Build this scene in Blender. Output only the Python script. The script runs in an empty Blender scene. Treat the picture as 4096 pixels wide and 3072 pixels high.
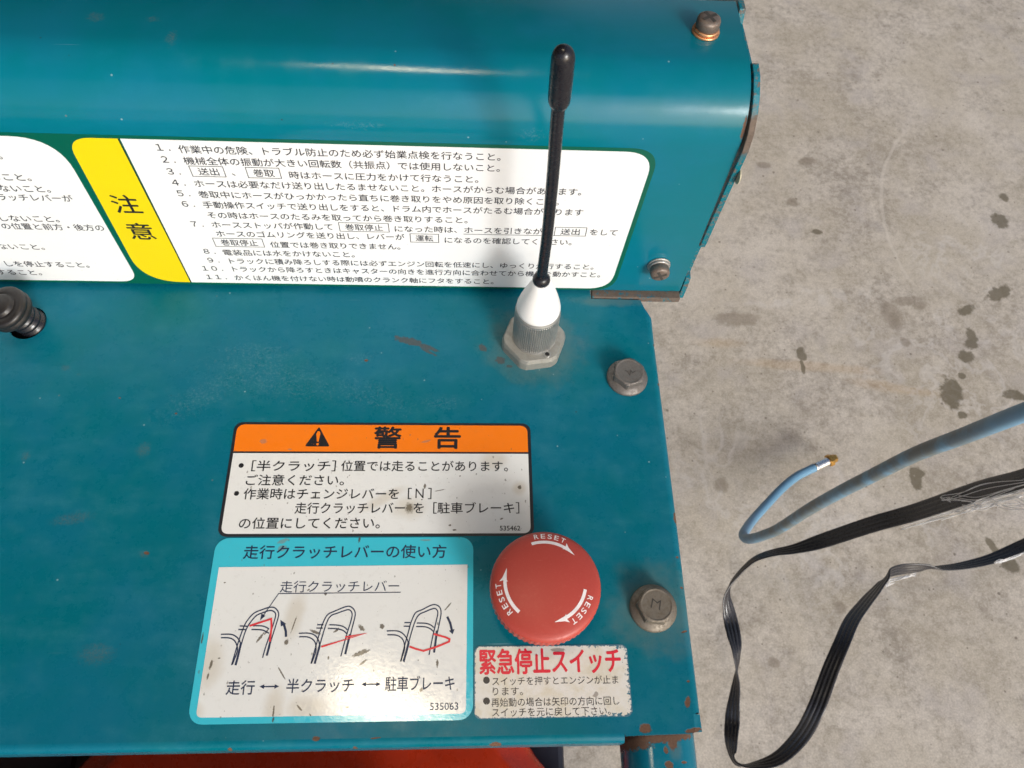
import bpy, bmesh, math, random
from mathutils import Vector, Matrix
random.seed(7)
SC = bpy.context.scene
COL = SC.collection
MM = 0.001

# ------------------------------------------------------------------ camera
cam_d = bpy.data.cameras.new("camera")
cam = bpy.data.objects.new("camera", cam_d)
COL.objects.link(cam)
SC.camera = cam
RX = Vector((0.99823, -0.02109, 0.05559))
DN = Vector((0.00793, -0.88077, -0.47349))
FW = Vector((0.05930, 0.47310, -0.87901))
cam.matrix_world = Matrix(((RX.x, -DN.x, -FW.x, -0.0203858), (RX.y, -DN.y, -FW.y, -0.1625868),
                           (RX.z, -DN.z, -FW.z, 0.3021058), (0, 0, 0, 1)))
cam_d.sensor_width = 36.0
cam_d.lens = 36.0 * 3190 / 4096
cam_d.clip_start = 0.01
cam_d.clip_end = 500
cam_d.dof.use_dof = True
cam_d.dof.focus_distance = 0.325
cam_d.dof.aperture_fstop = 38

# ------------------------------------------------------------------ sky, sun, exposure
SUN_EL, SUN_AZ = math.radians(27), math.radians(150)      # azimuth clockwise from +y (away from the viewer)
w = bpy.data.worlds.new("World")
SC.world = w
w.use_nodes = True
bg = w.node_tree.nodes["Background"]
sky = w.node_tree.nodes.new("ShaderNodeTexSky")
sky.sky_type = 'NISHITA'
sky.sun_disc = False
sky.sun_elevation = SUN_EL
sky.sun_rotation = SUN_AZ
sky.air_density = 1.0
sky.dust_density = 4.0
sky.ozone_density = 1.0
w.node_tree.links.new(sky.outputs[0], bg.inputs[0])
bg.inputs[1].default_value = 0.13
sd = bpy.data.lights.new("sun", 'SUN')
sd.energy = 1.8
sd.angle = math.radians(15)
sd.color = (0.90, 0.96, 1.0)
sun = bpy.data.objects.new("sun", sd)
COL.objects.link(sun)
sdir = Vector((math.sin(SUN_AZ) * math.cos(SUN_EL), math.cos(SUN_AZ) * math.cos(SUN_EL), math.sin(SUN_EL)))
sun.rotation_euler = sdir.to_track_quat('Z', 'Y').to_euler()
sun.location = sdir * 6
ld = bpy.data.lights.new("shed_lamp", 'AREA')           # warm work lamp under the roof: its reflection shows on the bend, the deck and the button
ld.shape = 'RECTANGLE'; ld.size = 0.30; ld.size_y = 0.10
ld.energy = 2.9
ld.color = (1.0, 0.84, 0.58)
lamp = bpy.data.objects.new("shed_lamp", ld)
COL.objects.link(lamp)
lamp.location = (-0.158, 0.02, 1.6)
lamp.rotation_euler = (0, 0, math.radians(-30))
SC.view_settings.view_transform = 'Standard'
SC.view_settings.look = 'None'
SC.view_settings.gamma = 1.0
SC.view_settings.exposure = 0.22
SC.render.engine = 'CYCLES'
SC.cycles.use_denoising = True
SC.cycles.max_bounces = 8
SC.cycles.sample_clamp_indirect = 6.0

GROUND = -620.0

# ------------------------------------------------------------------ node helpers
class NT:
    def __init__(s, name):
        s.m = bpy.data.materials.new(name)
        s.m.use_nodes = True
        s.t = s.m.node_tree
        s.b = s.t.nodes["Principled BSDF"]
        tc = s.t.nodes.new("ShaderNodeTexCoord")
        s.P = s.vm('SCALE', tc.outputs['Object'], scale=1000.0)      # millimetres
    def n(s, t): return s.t.nodes.new(t)
    def put(s, sock, v):
        if isinstance(v, bpy.types.NodeSocket): s.t.links.new(v, sock)
        elif v is not None:
            if hasattr(sock.default_value, '__len__') and not hasattr(v, '__len__'): v = (v, v, v)
            if hasattr(v, '__len__') and len(v) == 3 and len(sock.default_value) == 4: v = (*v, 1)
            sock.default_value = v
    def vm(s, op, a, b=None, scale=None):
        x = s.n("ShaderNodeVectorMath"); x.operation = op
        s.put(x.inputs[0], a)
        if b is not None: s.put(x.inputs[1], b)
        if scale is not None: s.put(x.inputs['Scale'], scale)
        return x.outputs['Value'] if op in ('LENGTH', 'DOT_PRODUCT', 'DISTANCE') else x.outputs[0]
    def ma(s, op, a, b=None, c=None, clamp=False):
        x = s.n("ShaderNodeMath"); x.operation = op; x.use_clamp = clamp
        s.put(x.inputs[0], a)
        if b is not None: s.put(x.inputs[1], b)
        if c is not None: s.put(x.inputs[2], c)
        return x.outputs[0]
    def ramp(s, v, a, b, lo=0.0, hi=1.0):
        x = s.n("ShaderNodeMapRange"); x.interpolation_type = 'SMOOTHSTEP'
        s.put(x.inputs[0], v)
        for k, q in zip((1, 2, 3, 4), (a, b, lo, hi)): x.inputs[k].default_value = q
        return x.outputs[0]
    def noise(s, scale, detail=4, rough=0.55, vec=None, dist=0.0, out=0):
        x = s.n("ShaderNodeTexNoise")
        s.put(x.inputs['Vector'], vec or s.P)
        x.inputs['Scale'].default_value = scale; x.inputs['Detail'].default_value = detail
        x.inputs['Roughness'].default_value = rough; x.inputs['Distortion'].default_value = dist
        return x.outputs[out]
    def voro(s, scale, vec=None, rnd=1.0, out='Distance', feat='F1'):
        x = s.n("ShaderNodeTexVoronoi"); x.feature = feat
        s.put(x.inputs['Vector'], vec or s.P)
        x.inputs['Scale'].default_value = scale; x.inputs['Randomness'].default_value = rnd
        return x.outputs[out]
    def mapping(s, loc=(0, 0, 0), rot=(0, 0, 0), scale=(1, 1, 1), typ='POINT', vec=None):
        x = s.n("ShaderNodeMapping"); x.vector_type = typ
        s.put(x.inputs[0], vec or s.P)
        x.inputs[1].default_value = loc; x.inputs[2].default_value = rot; x.inputs[3].default_value = scale
        return x.outputs[0]
    def mix(s, f, a, b):
        x = s.n("ShaderNodeMix"); x.data_type = 'RGBA'
        s.put(x.inputs['Factor'], f); s.put(x.inputs['A'], a); s.put(x.inputs['B'], b)
        return x.outputs['Result']
    def bump(s, h, strength=0.3, dist=0.0002, normal=None):
        x = s.n("ShaderNodeBump")
        x.inputs['Strength'].default_value = strength; x.inputs['Distance'].default_value = dist
        s.put(x.inputs['Height'], h)
        if normal: s.put(x.inputs['Normal'], normal)
        return x.outputs[0]
    def spots(s, lst, ragged=0.5, nscale=0.6, soft=0.12, size=1.0):
        """mask of irregular patches: (x, y, z, rx, ry, rz, angle about z)"""
        nz = s.ma('MULTIPLY', s.ma('SUBTRACT', s.noise(nscale, 4, 0.65), 0.5), ragged * 2.2)
        acc = None
        for (x, y, z, rx, ry, rz, a) in lst:
            l = s.vm('LENGTH', s.mapping((x, y, z), (0, 0, math.radians(a)), (rx * size, ry * size, rz), 'TEXTURE'))
            v = s.ma('ADD', l, nz)
            acc = v if acc is None else s.ma('MINIMUM', acc, v)
        return s.ramp(acc, 1.0 + soft, 1.0 - soft)
    def set(s, color=None, rough=None, metal=None, spec=None, normal=None, coat=None, coat_rough=None):
        for k, v in (('Base Color', color), ('Roughness', rough), ('Metallic', metal), ('Specular IOR Level', spec),
                     ('Normal', normal), ('Coat Weight', coat), ('Coat Roughness', coat_rough)):
            if v is not None: s.put(s.b.inputs[k], v)
        return s.m

def simple(name, col, rough=0.5, metal=0.0, var=0.12, scale=0.4, bump=0.0, spec=None):
    t = NT(name)
    f = t.noise(scale, 4)
    c = t.mix(f, tuple(x * (1 - var * 2) for x in col), tuple(min(1, x * (1 + var * 2)) for x in col))
    r = t.ramp(t.noise(scale * 3, 3), 0.3, 0.7, max(0.02, rough - 0.08), min(1, rough + 0.08))
    return t.set(c, r, metal, spec, t.bump(t.noise(scale * 6, 3), bump) if bump else None)

RUST = (0.20, 0.085, 0.045)
TEAL = (0.0, 0.150, 0.214)
def paint(name, chips=(), rust_amount=0.0, dust=1.0, grime=(), scuffs=(), film_col=(0.085, 0.31, 0.38), spec=0.34, r0=0.10, faint=(), shade=1.0):
    t = NT(name)
    big = t.noise(0.018, 5, 0.6)
    TEAL = tuple(x * shade for x in globals()['TEAL'])
    streak = t.noise(0.12, 5, 0.65, t.mapping(scale=(0.25, 1.0, 1.0)))
    mott = t.noise(0.09, 6, 0.7)
    c = t.mix(t.ramp(big, 0.35, 0.65), (0.0, TEAL[1] * 0.97, TEAL[2] * 0.90), (0.003, TEAL[1] * 0.98, TEAL[2] * 1.05))
    patch = t.noise(0.03, 6, 0.7, t.mapping(loc=(31, 7, 0)))
    film = t.ma('MULTIPLY', t.ramp(t.ma('ADD', t.ma('MULTIPLY', mott, 0.35), t.ma('ADD', t.ma('MULTIPLY', streak, 0.3), t.ma('MULTIPLY', patch, 0.35))), 0.46, 0.68), 0.18 * dust)
    fine = t.noise(1.6, 3, 0.7)
    film = t.ma('MULTIPLY', film, t.ramp(fine, 0.25, 0.75, 0.55, 1.3))
    film = t.ma('ADD', film, t.ma('MULTIPLY', t.ramp(fine, 0.5, 0.85), 0.07 * dust))
    c = t.mix(film, c, film_col)
    # specks and short scratches
    vc = t.voro(0.16, out='Color'); vd = t.voro(0.16)
    sep = t.n("ShaderNodeSeparateColor"); t.put(sep.inputs[0], vc)
    spk = t.ma('MULTIPLY', t.ramp(vd, 0.075, 0.03), t.ramp(sep.outputs[0], 0.78, 0.80))
    c = t.mix(t.ma('MULTIPLY', spk, 0.45), c, (0.40, 0.55, 0.56))
    dk = t.ma('MULTIPLY', t.ramp(vd, 0.07, 0.03), t.ramp(sep.outputs[1], 0.86, 0.88))
    c = t.mix(t.ma('MULTIPLY', dk, 0.7), c, (0.03, 0.035, 0.03))
    w1 = t.mapping(rot=(0, 0, 0.5), scale=(0.022, 0.55, 0.3))
    sc = t.ma('MULTIPLY', t.ramp(t.noise(1.0, 2, 0.5, w1), 0.735, 0.79), t.ramp(t.noise(0.03, 2), 0.48, 0.6))
    w2 = t.mapping(rot=(0, 0, -0.9), scale=(0.03, 0.9, 0.5))
    sc2 = t.ma('MULTIPLY', t.ramp(t.noise(1.0, 2, 0.5, w2), 0.75, 0.80), t.ramp(t.noise(0.026, 2), 0.5, 0.6))
    sc = t.ma('MAXIMUM', sc, sc2)
    c = t.mix(t.ma('MULTIPLY', sc, 0.30), c, (0.30, 0.45, 0.48))
    rough = t.ma('ADD', t.ramp(mott, 0.3, 0.75, r0, r0 + 0.13), t.ma('MULTIPLY', film, 0.4))
    if scuffs:
        m = t.ma('MULTIPLY', t.spots(scuffs, 1.2, 0.35, 0.6), t.ramp(t.noise(0.8, 5, 0.75), 0.45, 0.7))
        c = t.mix(t.ma('MULTIPLY', m, 0.15), c, (0.32, 0.45, 0.48))
    if faint:
        m = t.ma('MULTIPLY', t.spots(faint, 1.2, 0.8, 0.6), t.ramp(t.noise(1.3, 5, 0.75), 0.35, 0.65))
        c = t.mix(t.ma('MULTIPLY', m, 0.36), c, (0.13, 0.12, 0.085))
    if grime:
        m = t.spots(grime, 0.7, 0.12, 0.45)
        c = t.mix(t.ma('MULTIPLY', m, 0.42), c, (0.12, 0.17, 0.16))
    h = t.noise(0.35, 3)
    nrm = t.bump(h, 0.05, 0.0002)
    if chips:
        m = t.spots(chips, 0.65, 0.7, 0.15, 0.78)
        tex = t.mix(t.noise(1.5, 4, 0.7), (0.06, 0.036, 0.028), (0.21, 0.11, 0.068))
        c = t.mix(m, c, tex)
        rough = t.ma('MAXIMUM', rough, t.ma('MULTIPLY', m, 0.85))
        nrm = t.bump(t.ma('SUBTRACT', t.ma('MULTIPLY', t.noise(2.0, 3), 0.3), m), 0.35, 0.0002, nrm)
    if rust_amount:
        m = t.ramp(t.noise(0.5, 7, 0.75), 0.60 - rust_amount * 0.25, 0.70 - rust_amount * 0.25)
        m = t.ma('MAXIMUM', m, t.spots([(80, 48, 99, 6, 7, 8, 0)], 0.8, 0.5, 0.3))
        tex = t.mix(t.noise(0.9, 5, 0.7), (0.06, 0.042, 0.034), (0.20, 0.155, 0.125))
        c = t.mix(m, c, tex)
        rough = t.ma('MAXIMUM', rough, t.ma('MULTIPLY', m, 0.8))
        nrm = t.bump(t.noise(1.2, 5, 0.7), 0.4, 0.0003, nrm)
    return t.set(c, rough, 0.0, spec, nrm)

CHIPS_DECK = [(44.1, -137.6, 0, 2.6, 2.2, 9, 0), (60.3, -129.2, 0, 1.2, 2.6, 9, -15), (61.4, -138.4, -1, 4.2, 1.0, 9, 8),
              (-139.7, -73.6, 0, 1.2, 0.8, 9, -20),
              (-70.4, -138.8, 0, 1.5, 1.1, 9, 0), (-8.8, -141.6, -1.5, 2.6, 0.9, 4, 0), (-57.1, -142.0, -1.5, 1.0, 0.7, 4, 0),
              (-99.4, -141.6, -1.5, 0.9, 0.7, 4, 0), (64.7, -60.0, -2, 1.5, 3.4, 9, 0), (64.8, 21.0, -2, 1.2, 0.8, 9, 0), (64.6, 1.0, -2, 1.2, 0.9, 9, 0),
              (63.0, -76.2, 0, 0.7, 0.6, 9, 0), (63.4, -88, 0, 0.8, 0.5, 9, 0), (62.2, -104.5, 0, 1.5, 0.5, 9, 15), (61.5, -122.0, 0, 0.7, 0.5, 9, 0),
              (-50, -139.0, 0, 2.2, 0.3, 9, 5), (-163, -8.0, 0, 0.6, 0.5, 9, 0), (-139, -15.0, 0, 0.6, 0.5, 9, 0), (-63.0, 11, 0, 1.0, 0.8, 9, 0)]
GREY_DECK = [(-45.2, 21.2, 0, 6.2, 1.6, 9, -15), (-38.0, 18.4, 0, 6.5, 1.1, 9, -22), (-36, 15.5, 0, 3.5, 0.6, 9, -28), (-12.6, 18.0, 0, 1.5, 1.9, 9, 20), (-4.9, 11.8, 0, 2.0, 1.9, 9, -30), (-1, 8.8, 0, 1.2, 0.7, 9, 0)]
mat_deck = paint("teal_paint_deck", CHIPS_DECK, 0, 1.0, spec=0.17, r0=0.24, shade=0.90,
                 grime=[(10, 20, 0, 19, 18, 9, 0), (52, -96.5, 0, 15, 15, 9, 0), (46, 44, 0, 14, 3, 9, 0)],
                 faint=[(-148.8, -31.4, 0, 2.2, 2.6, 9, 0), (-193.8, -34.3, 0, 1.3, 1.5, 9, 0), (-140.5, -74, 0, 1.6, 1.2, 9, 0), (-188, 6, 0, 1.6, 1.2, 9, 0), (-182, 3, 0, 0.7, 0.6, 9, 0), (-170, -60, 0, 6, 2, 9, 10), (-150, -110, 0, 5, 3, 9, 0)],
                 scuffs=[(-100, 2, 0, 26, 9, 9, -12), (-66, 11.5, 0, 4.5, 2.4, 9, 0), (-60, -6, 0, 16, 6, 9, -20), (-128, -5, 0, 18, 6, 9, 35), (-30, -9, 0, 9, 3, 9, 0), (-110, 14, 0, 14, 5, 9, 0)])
# grey bare-metal scuffs on the deck, added on top of the paint
def add_grey(mat):
    nt = mat.node_tree
    b = nt.nodes["Principled BSDF"]
    t = NT.__new__(NT); t.m = mat; t.t = nt; t.b = b
    tc = nt.nodes.new("ShaderNodeTexCoord"); t.P = t.vm('SCALE', tc.outputs['Object'], scale=1000.0)
    old = b.inputs['Base Color'].links[0].from_socket
    m = t.spots(GREY_DECK, 0.9, 0.5)
    t.put(b.inputs['Base Color'], t.mix(t.ma('MULTIPLY', m, 0.85), old, t.mix(t.noise(1.2, 3), (0.045, 0.06, 0.065), (0.10, 0.095, 0.09))))
add_grey(mat_deck)
mat_cover = paint("teal_paint_cover", [(-133, 48.3, 1.6, 6.5, 3, 1.0, 0), (-16, 48.3, 1.4, 1.6, 3, 0.8, 0),
                              (-60, 48.3, 1.6, 0.9, 3, 0.7, 0), (77.9, 49, 101, 0.8, 4, 5, 0), (-45, 62, 113, 0.4, 0.4, 2, 0)], 0, 0.45, faint=[(-147, 79, 114.5, 2.2, 2.0, 4, 0), (-128, 79, 114.5, 1.8, 1.2, 4, 0), (-120, 70, 114.5, 1.5, 3, 4, 0)],
                   scuffs=[(-58, 50, 98, 8, 9, 1.2, 0), (3, 48.5, 96, 4, 3, 2.2, 0)], film_col=(0.02, 0.27, 0.43))
mat_plate = paint("teal_paint_rusted_edge", (), 0.38, 1.6)
mat_bracket = paint("rusted_bracket_paint", (), 0.95, 0.8)
mat_tube = paint("teal_paint_tube", [(40, -140, 0, 9, 5.5, 30, 0), (51, -140, 0, 15, 2.6, 30, 3), (54, -141.5, 0, 2.2, 3.4, 30, 0), (51.5, -144.3, 0, 1.0, 1.7, 30, 10), (52, -149.3, 0, 2.0, 1.8, 30, -20), (57.5, -148.4, 0, 1.6, 0.5, 30, 0)], 0, 1.3,
                 grime=[(54.5, -144, 0, 2.4, 3.4, 30, 0)])

def dirty(name, base, rough=0.3, amount=1.0, streaks=(), halos=(), blobs=()):
    """printed sticker vinyl with specks, small brown scratches and yellowed halos"""
    t = NT(name)
    big = t.noise(0.05, 4)
    c = t.mix(big, tuple(x * 0.95 for x in base), base)
    if halos:
        c = t.mix(t.ma('MULTIPLY', t.spots(halos, 0.5, 0.15, 0.6), 0.30), c, (0.42, 0.30, 0.13))
    film = t.ramp(t.noise(0.3, 6, 0.75), 0.52, 0.75)
    c = t.mix(t.ma('MULTIPLY', film, 0.10 * amount), c, (0.25, 0.20, 0.14))
    wv = t.vm('ADD', t.P, t.vm('SCALE', t.vm('SUBTRACT', t.noise(1.2, 3, 0.6, out=1), (0.5, 0.5, 0.5)), scale=0.9))
    for sc, th, g0, k in ((0.42, 0.15, 0.86, 0.6), (0.9, 0.15, 0.88, 0.5), (0.24, 0.11, 0.80, 0.6)):
        if amount <= 0.05: break
        vv = t.mapping(rot=(0, 0, 0.7 + sc), scale=(1.0, 0.62, 1.0), vec=wv)
        sep = t.n("ShaderNodeSeparateColor"); t.put(sep.inputs[0], t.voro(sc, vv, out='Color'))
        m = t.ma('MULTIPLY', t.ramp(t.voro(sc, vv), th, th * 0.5), t.ramp(sep.outputs[0], g0 - 0.06 * amount, g0 + 0.02 - 0.06 * amount))
        c = t.mix(t.ma('MULTIPLY', m, k * min(1, amount)), c, (0.13, 0.11, 0.075))
    if streaks:
        c = t.mix(t.ma('MULTIPLY', t.spots(streaks, 0.9, 1.5, 0.25, 0.62), 0.85), c, (0.085, 0.062, 0.034))
    if blobs:
        c = t.mix(t.ma('MULTIPLY', t.spots(blobs, 0.7, 0.9, 0.25, 0.8), 0.55), c, (0.22, 0.19, 0.14))
    r = t.ramp(t.noise(0.5, 4, 0.7), 0.3, 0.7, max(0.05, rough - 0.05), rough + 0.07)
    return t.set(c, r, 0, 0.5, t.bump(t.noise(0.8, 4, 0.6), 0.16, 0.0001))

WHITE_ = (0.81, 0.805, 0.78)
mat_white_clean = dirty("white_vinyl_clean", (0.82, 0.83, 0.84), 0.36, 0.25)
mat_white = dirty("white_vinyl_dirty", WHITE_, 0.10, 1.25,
    streaks=[(-41.9, -55.8, 0, 1.9, 2.3, 9, 0), (2.0, -47.3, 0, 1.2, 1.4, 9, 0), (-36, -46.8, 0, 0.8, 1.6, 9, 0), (-30, -48.6, 0, 3.2, 0.3, 9, 12), 
             (-5.5, -60.5, 0, 1.0, 0.5, 9, 30), (-24, -65, 0, 1.2, 0.5, 9, 0), (-22, -42.5, 0, 0.5, 0.5, 9, 0), (-25.8, -63.1, 0, 0.8, 0.6, 9, 0), (-37, -52.5, 0, 0.5, 0.4, 9, 0),
             (-109.5, -114, 0, 0.8, 2.5, 9, -8), (-110, -118, 0, 0.5, 1.8, 9, -8), (-84.5, -117.3, 0, 0.4, 4.2, 9, 35), (-85.8, -130.3, 0, 0.5, 3.6, 9, 0), (-77, -129, 0, 0.5, 2.2, 9, 45), (-73, -131.5, 0, 0.4, 1.2, 9, 30),
             (-84.0, -106.7, 0, 1.1, 1.7, 9, -15), (-57.5, -102, 0, 2.2, 1.2, 9, -40), (-57, -110.8, 0, 4.5, 1.3, 9, 20), (-50, -101.5, 0, 1.4, 1.3, 9, 0), (-93.5, -105, 0, 3.5, 0.7, 9, 55), (-82, -100.5, 0, 0.35, 5.0, 9, -14),
             (-91.5, -103, 0, 1.8, 0.5, 9, 60), (-74, -103.3, 0, 3.5, 0.8, 9, -20), (-66.5, -102.8, 0, 1.8, 0.7, 9, 40), (-56, -114, 0, 2.6, 0.6, 9, 35), (-29.5, -114.7, 0, 0.7, 2.2, 9, 0), (-60.5, -129, 0, 1.0, 0.5, 9, 10), (-68.5, -112.3, 0, 0.5, 1.0, 9, 0),
             (-107, -112.0, 0, 0.7, 0.4, 9, 0), (-113, -109.7, 0, 1.8, 0.5, 9, 0), (-78, -88, 0, 0.9, 0.4, 9, 40), (-71.5, -89.5, 0, 0.8, 0.9, 9, 0), (-109, -85, 0, 0.6, 0.4, 9, 0), (-35, -123.6, 0, 1.2, 0.9, 9, 50), (-26.0, -94.5, 0, 0.4, 3.0, 9, -40)],
    halos=[(-110, -113.5, 0, 4, 8, 9, 0), (-86, -129, 0, 3.5, 6, 9, 0), (-82, -97, 0, 3, 8, 9, -10), (-8, -35.5, 0, 5, 3.5, 9, 0), (-42, -56, 0, 6, 4, 9, 0), (-52, -52, 0, 8, 2, 9, 30), (-113, -130, 0, 3, 3, 9, 0), (-75, -129, 0, 6, 4, 9, 0), (2, -47.5, 0, 2.5, 2.5, 9, 0)],
    blobs=[(-41.8, -56, 0, 2.3, 2.8, 9, 0)])
mat_orange = dirty("orange_vinyl", (0.93, 0.20, 0.003), 0.33, 0.7, blobs=[(-102, -27.5, 0, 1.8, 1.2, 9, 0), (-36, -27.2, 0, 2.5, 0.6, 9, 15), (-91, -31, 0, 1.0, 0.4, 9, 0)])
mat_black_vinyl = dirty("black_vinyl", (0.012, 0.013, 0.02), 0.35, 0.5)
mat_cyan = dirty("cyan_vinyl", (0.055, 0.53, 0.66), 0.10, 0.8, streaks=[(-60.5, -68.5, 0, 0.7, 2.4, 9, 0), (-85.6, -132.6, 0, 0.6, 1.4, 9, 0), (-114, -105, 0, 0.5, 3.0, 9, 0)], blobs=[(-89.5, -69.3, 0, 2.4, 1.0, 9, 20), (-89.5, -72, 0, 2.0, 1.4, 9, 20), (-35, -69, 0, 2.5, 0.5, 9, 0)])
mat_green = dirty("green_vinyl", (0.0, 0.10, 0.062), 0.36, 0.35)
mat_yellow = dirty("yellow_vinyl", (0.78, 0.62, 0.0), 0.36, 0.2)

def ink(name, col, wear=0.0, rough=0.35, wscale=1.1):
    t = NT(name)
    c = t.mix(t.noise(0.4, 3), tuple(x * 0.8 for x in col), tuple(x * 1.2 for x in col))
    t.set(c, rough, 0, 0.4)
    if wear:
        tr = t.n("ShaderNodeBsdfTransparent"); mx = t.n("ShaderNodeMixShader")
        f = t.ramp(t.noise(wscale, 5, 0.75), 0.66 - wear * 0.2, 0.71 - wear * 0.2, 0.0, 0.85)
        t.put(mx.inputs[0], f); t.t.links.new(t.b.outputs[0], mx.inputs[1]); t.t.links.new(tr.outputs[0], mx.inputs[2])
        t.t.links.new(mx.outputs[0], t.t.nodes["Material Output"].inputs[0])
    return t.m
mat_ink = ink("black_ink", (0.014, 0.014, 0.018), 0.12)
mat_ink_front = ink("front_ink", (0.035, 0.035, 0.045), 0.22)
mat_ink_navy = ink("navy_ink", (0.008, 0.022, 0.07), 0.05)
mat_ink_worn = ink("worn_black_ink", (0.05, 0.045, 0.045), 0.35)
mat_ink_red = ink("red_ink", (0.70, 0.025, 0.05), 0.15)
mat_ink_redline = ink("red_line_ink", (0.72, 0.035, 0.05), 0.05)
mat_ink_orange = ink("orange_ink", (0.93, 0.20, 0.003))
mat_print_white = ink("white_print", (0.80, 0.74, 0.74), 0.08)

# small eroded sticker: white coat rubbed away along its rim
def eroded():
    t = NT("eroded_white_sticker")
    q = t.vm('SUBTRACT', t.P, (12.0, -121.2, 0.0))
    sx = t.n("ShaderNodeSeparateXYZ"); t.put(sx.inputs[0], q)
    dx = t.ma('SUBTRACT', 28.2, t.ma('ABSOLUTE', sx.outputs[0]))
    dy = t.ma('SUBTRACT', 12.4, t.ma('ABSOLUTE', sx.outputs[1]))
    d = t.ma('MINIMUM', dx, dy)
    cr = t.ma('SUBTRACT', t.ma('ADD', dx, dy), 1.6)
    d = t.ma('MINIMUM', d, t.ma('MULTIPLY', cr, 0.75))
    side = t.ramp(sx.outputs[0], 5.0, 26.0)
    nz = t.noise(0.75, 6, 0.72)
    lim = t.ma('ADD', 0.25, t.ma('MULTIPLY', t.ma('ADD', 0.25, t.ma('MULTIPLY', side, 1.0)), t.ramp(nz, 0.42, 0.78, 0.0, 2.6)))
    m = t.ramp(t.ma('SUBTRACT', d, lim), -0.08, 0.08)
    whit = t.mix(t.ramp(t.noise(0.09, 5, 0.7), 0.4, 0.7), (0.74, 0.71, 0.66), (0.66, 0.60, 0.47))
    whit = t.mix(t.ma('MULTIPLY', t.ramp(t.noise(0.5, 5, 0.75), 0.58, 0.75), 0.25), whit, (0.25, 0.22, 0.18))
    c = t.mix(m, (0.06, 0.16, 0.22), whit)
    c = t.mix(t.ma('MULTIPLY', t.spots([(27.3, -126.0, 0, 0.7, 1.3, 9, -40), (14.5, -110.5, 0, 2.4, 0.7, 9, 0)], 0.7, 0.8), 0.7), c, (0.19, 0.16, 0.13))
    return t.set(c, t.ramp(m, 0, 1, 0.3, 0.4), 0, 0.5, t.bump(m, 0.25, 0.00008))
mat_eroded = eroded()

def metal(name, col, rough, dirt=0.5, dcol=(0.10, 0.085, 0.065), scale=0.5, metalness=0.9):
    t = NT(name)
    m = t.ma('MULTIPLY', t.ramp(t.noise(scale, 6, 0.7), 0.38, 0.72), dirt)
    c = t.mix(m, col, dcol)
    met = t.ma('SUBTRACT', metalness, t.ma('MULTIPLY', m, metalness * 0.9))
    r = t.ramp(t.noise(scale * 2, 4), 0.3, 0.7, rough, rough + 0.2)
    return t.set(c, r, met, 0.5, t.bump(t.noise(scale * 4, 5, 0.7), 0.25, 0.0002))
mat_bolt = metal("weathered_zinc", (0.19, 0.175, 0.165), 0.45, 0.9, (0.095, 0.08, 0.07), 0.5, 0.6)
mat_bolt_brown = metal("weathered_zinc_brown", (0.20, 0.175, 0.145), 0.45, 0.95, (0.12, 0.095, 0.065), 0.45, 0.5)
mat_mark = simple("stamped_groove", (0.045, 0.04, 0.035), 0.7)
mat_screw = metal("dull_screw", (0.20, 0.17, 0.15), 0.40, 0.95, (0.12, 0.07, 0.045), 0.9, 0.6)
mat_copper = metal("yellow_passivated_washer", (0.80, 0.42, 0.22), 0.24, 0.5, (0.33, 0.15, 0.09), 0.5, 0.9)
mat_washer_grey = metal("grey_washer", (0.5, 0.48, 0.46), 0.35, 0.5, (0.2, 0.17, 0.15), 0.5, 0.8)
mat_alu = metal("brushed_aluminium", (0.43, 0.43, 0.42), 0.36, 0.35, (0.24, 0.235, 0.21), 0.3, 0.85)
mat_alu_nut = metal("cast_aluminium", (0.34, 0.335, 0.31), 0.45, 0.6, (0.22, 0.205, 0.17), 0.25, 0.55)
mat_dark = simple("dark_void", (0.006, 0.006, 0.008), 0.8)
mat_brass = metal("brass_fitting", (0.62, 0.36, 0.10), 0.25, 0.3, (0.16, 0.09, 0.03), 0.3, 1.0)
mat_chrome = metal("plated_ferrule", (0.85, 0.82, 0.78), 0.14, 0.15, (0.3, 0.28, 0.25), 0.3, 1.0)
def rubber(name, col, rough, scuff=0.3):
    t = NT(name)
    c = t.mix(t.ma('MULTIPLY', t.ramp(t.noise(0.9, 6, 0.75), 0.55, 0.75), scuff), col, (0.12, 0.11, 0.11))
    r = t.ramp(t.noise(0.6, 5, 0.7), 0.3, 0.7, rough - 0.08, rough + 0.14)
    return t.set(c, r, 0, 0.5, t.bump(t.noise(0.7, 4, 0.65), 0.25, 0.0003))
mat_rod = rubber("black_rubber", (0.010, 0.010, 0.014), 0.26, 0.25)
mat_knob = rubber("grey_black_rubber", (0.015, 0.013, 0.013), 0.38, 0.3)
mat_whitecone = simple("white_plastic", (0.86, 0.86, 0.85), 0.35, 0, 0.02, 0.3)
def red_plastic():
    t = NT("faded_red_plastic")
    c = t.mix(t.noise(0.08, 4), (0.39, 0.050, 0.036), (0.45, 0.063, 0.046))
    c = t.mix(t.ma('MULTIPLY', t.ramp(t.noise(1.2, 5, 0.75), 0.5, 0.8), 0.25), c, (0.55, 0.16, 0.12))
    w1 = t.mapping(rot=(0, 0, 1.9), scale=(0.05, 1.3, 1.0))
    sc = t.ramp(t.noise(1.0, 2, 0.5, w1), 0.72, 0.78)
    c = t.mix(t.ma('MULTIPLY', sc, 0.18), c, (0.65, 0.33, 0.28))
    return t.set(c, t.ramp(t.noise(0.7, 4, 0.7), 0.3, 0.7, 0.36, 0.5), 0, 0.4, t.bump(t.noise(0.9, 4, 0.65), 0.12, 0.00015))
mat_red = red_plastic()
mat_orange_cover = simple("orange_red_enamel", (0.52, 0.035, 0.008), 0.3, 0, 0.12, 0.06)
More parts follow.
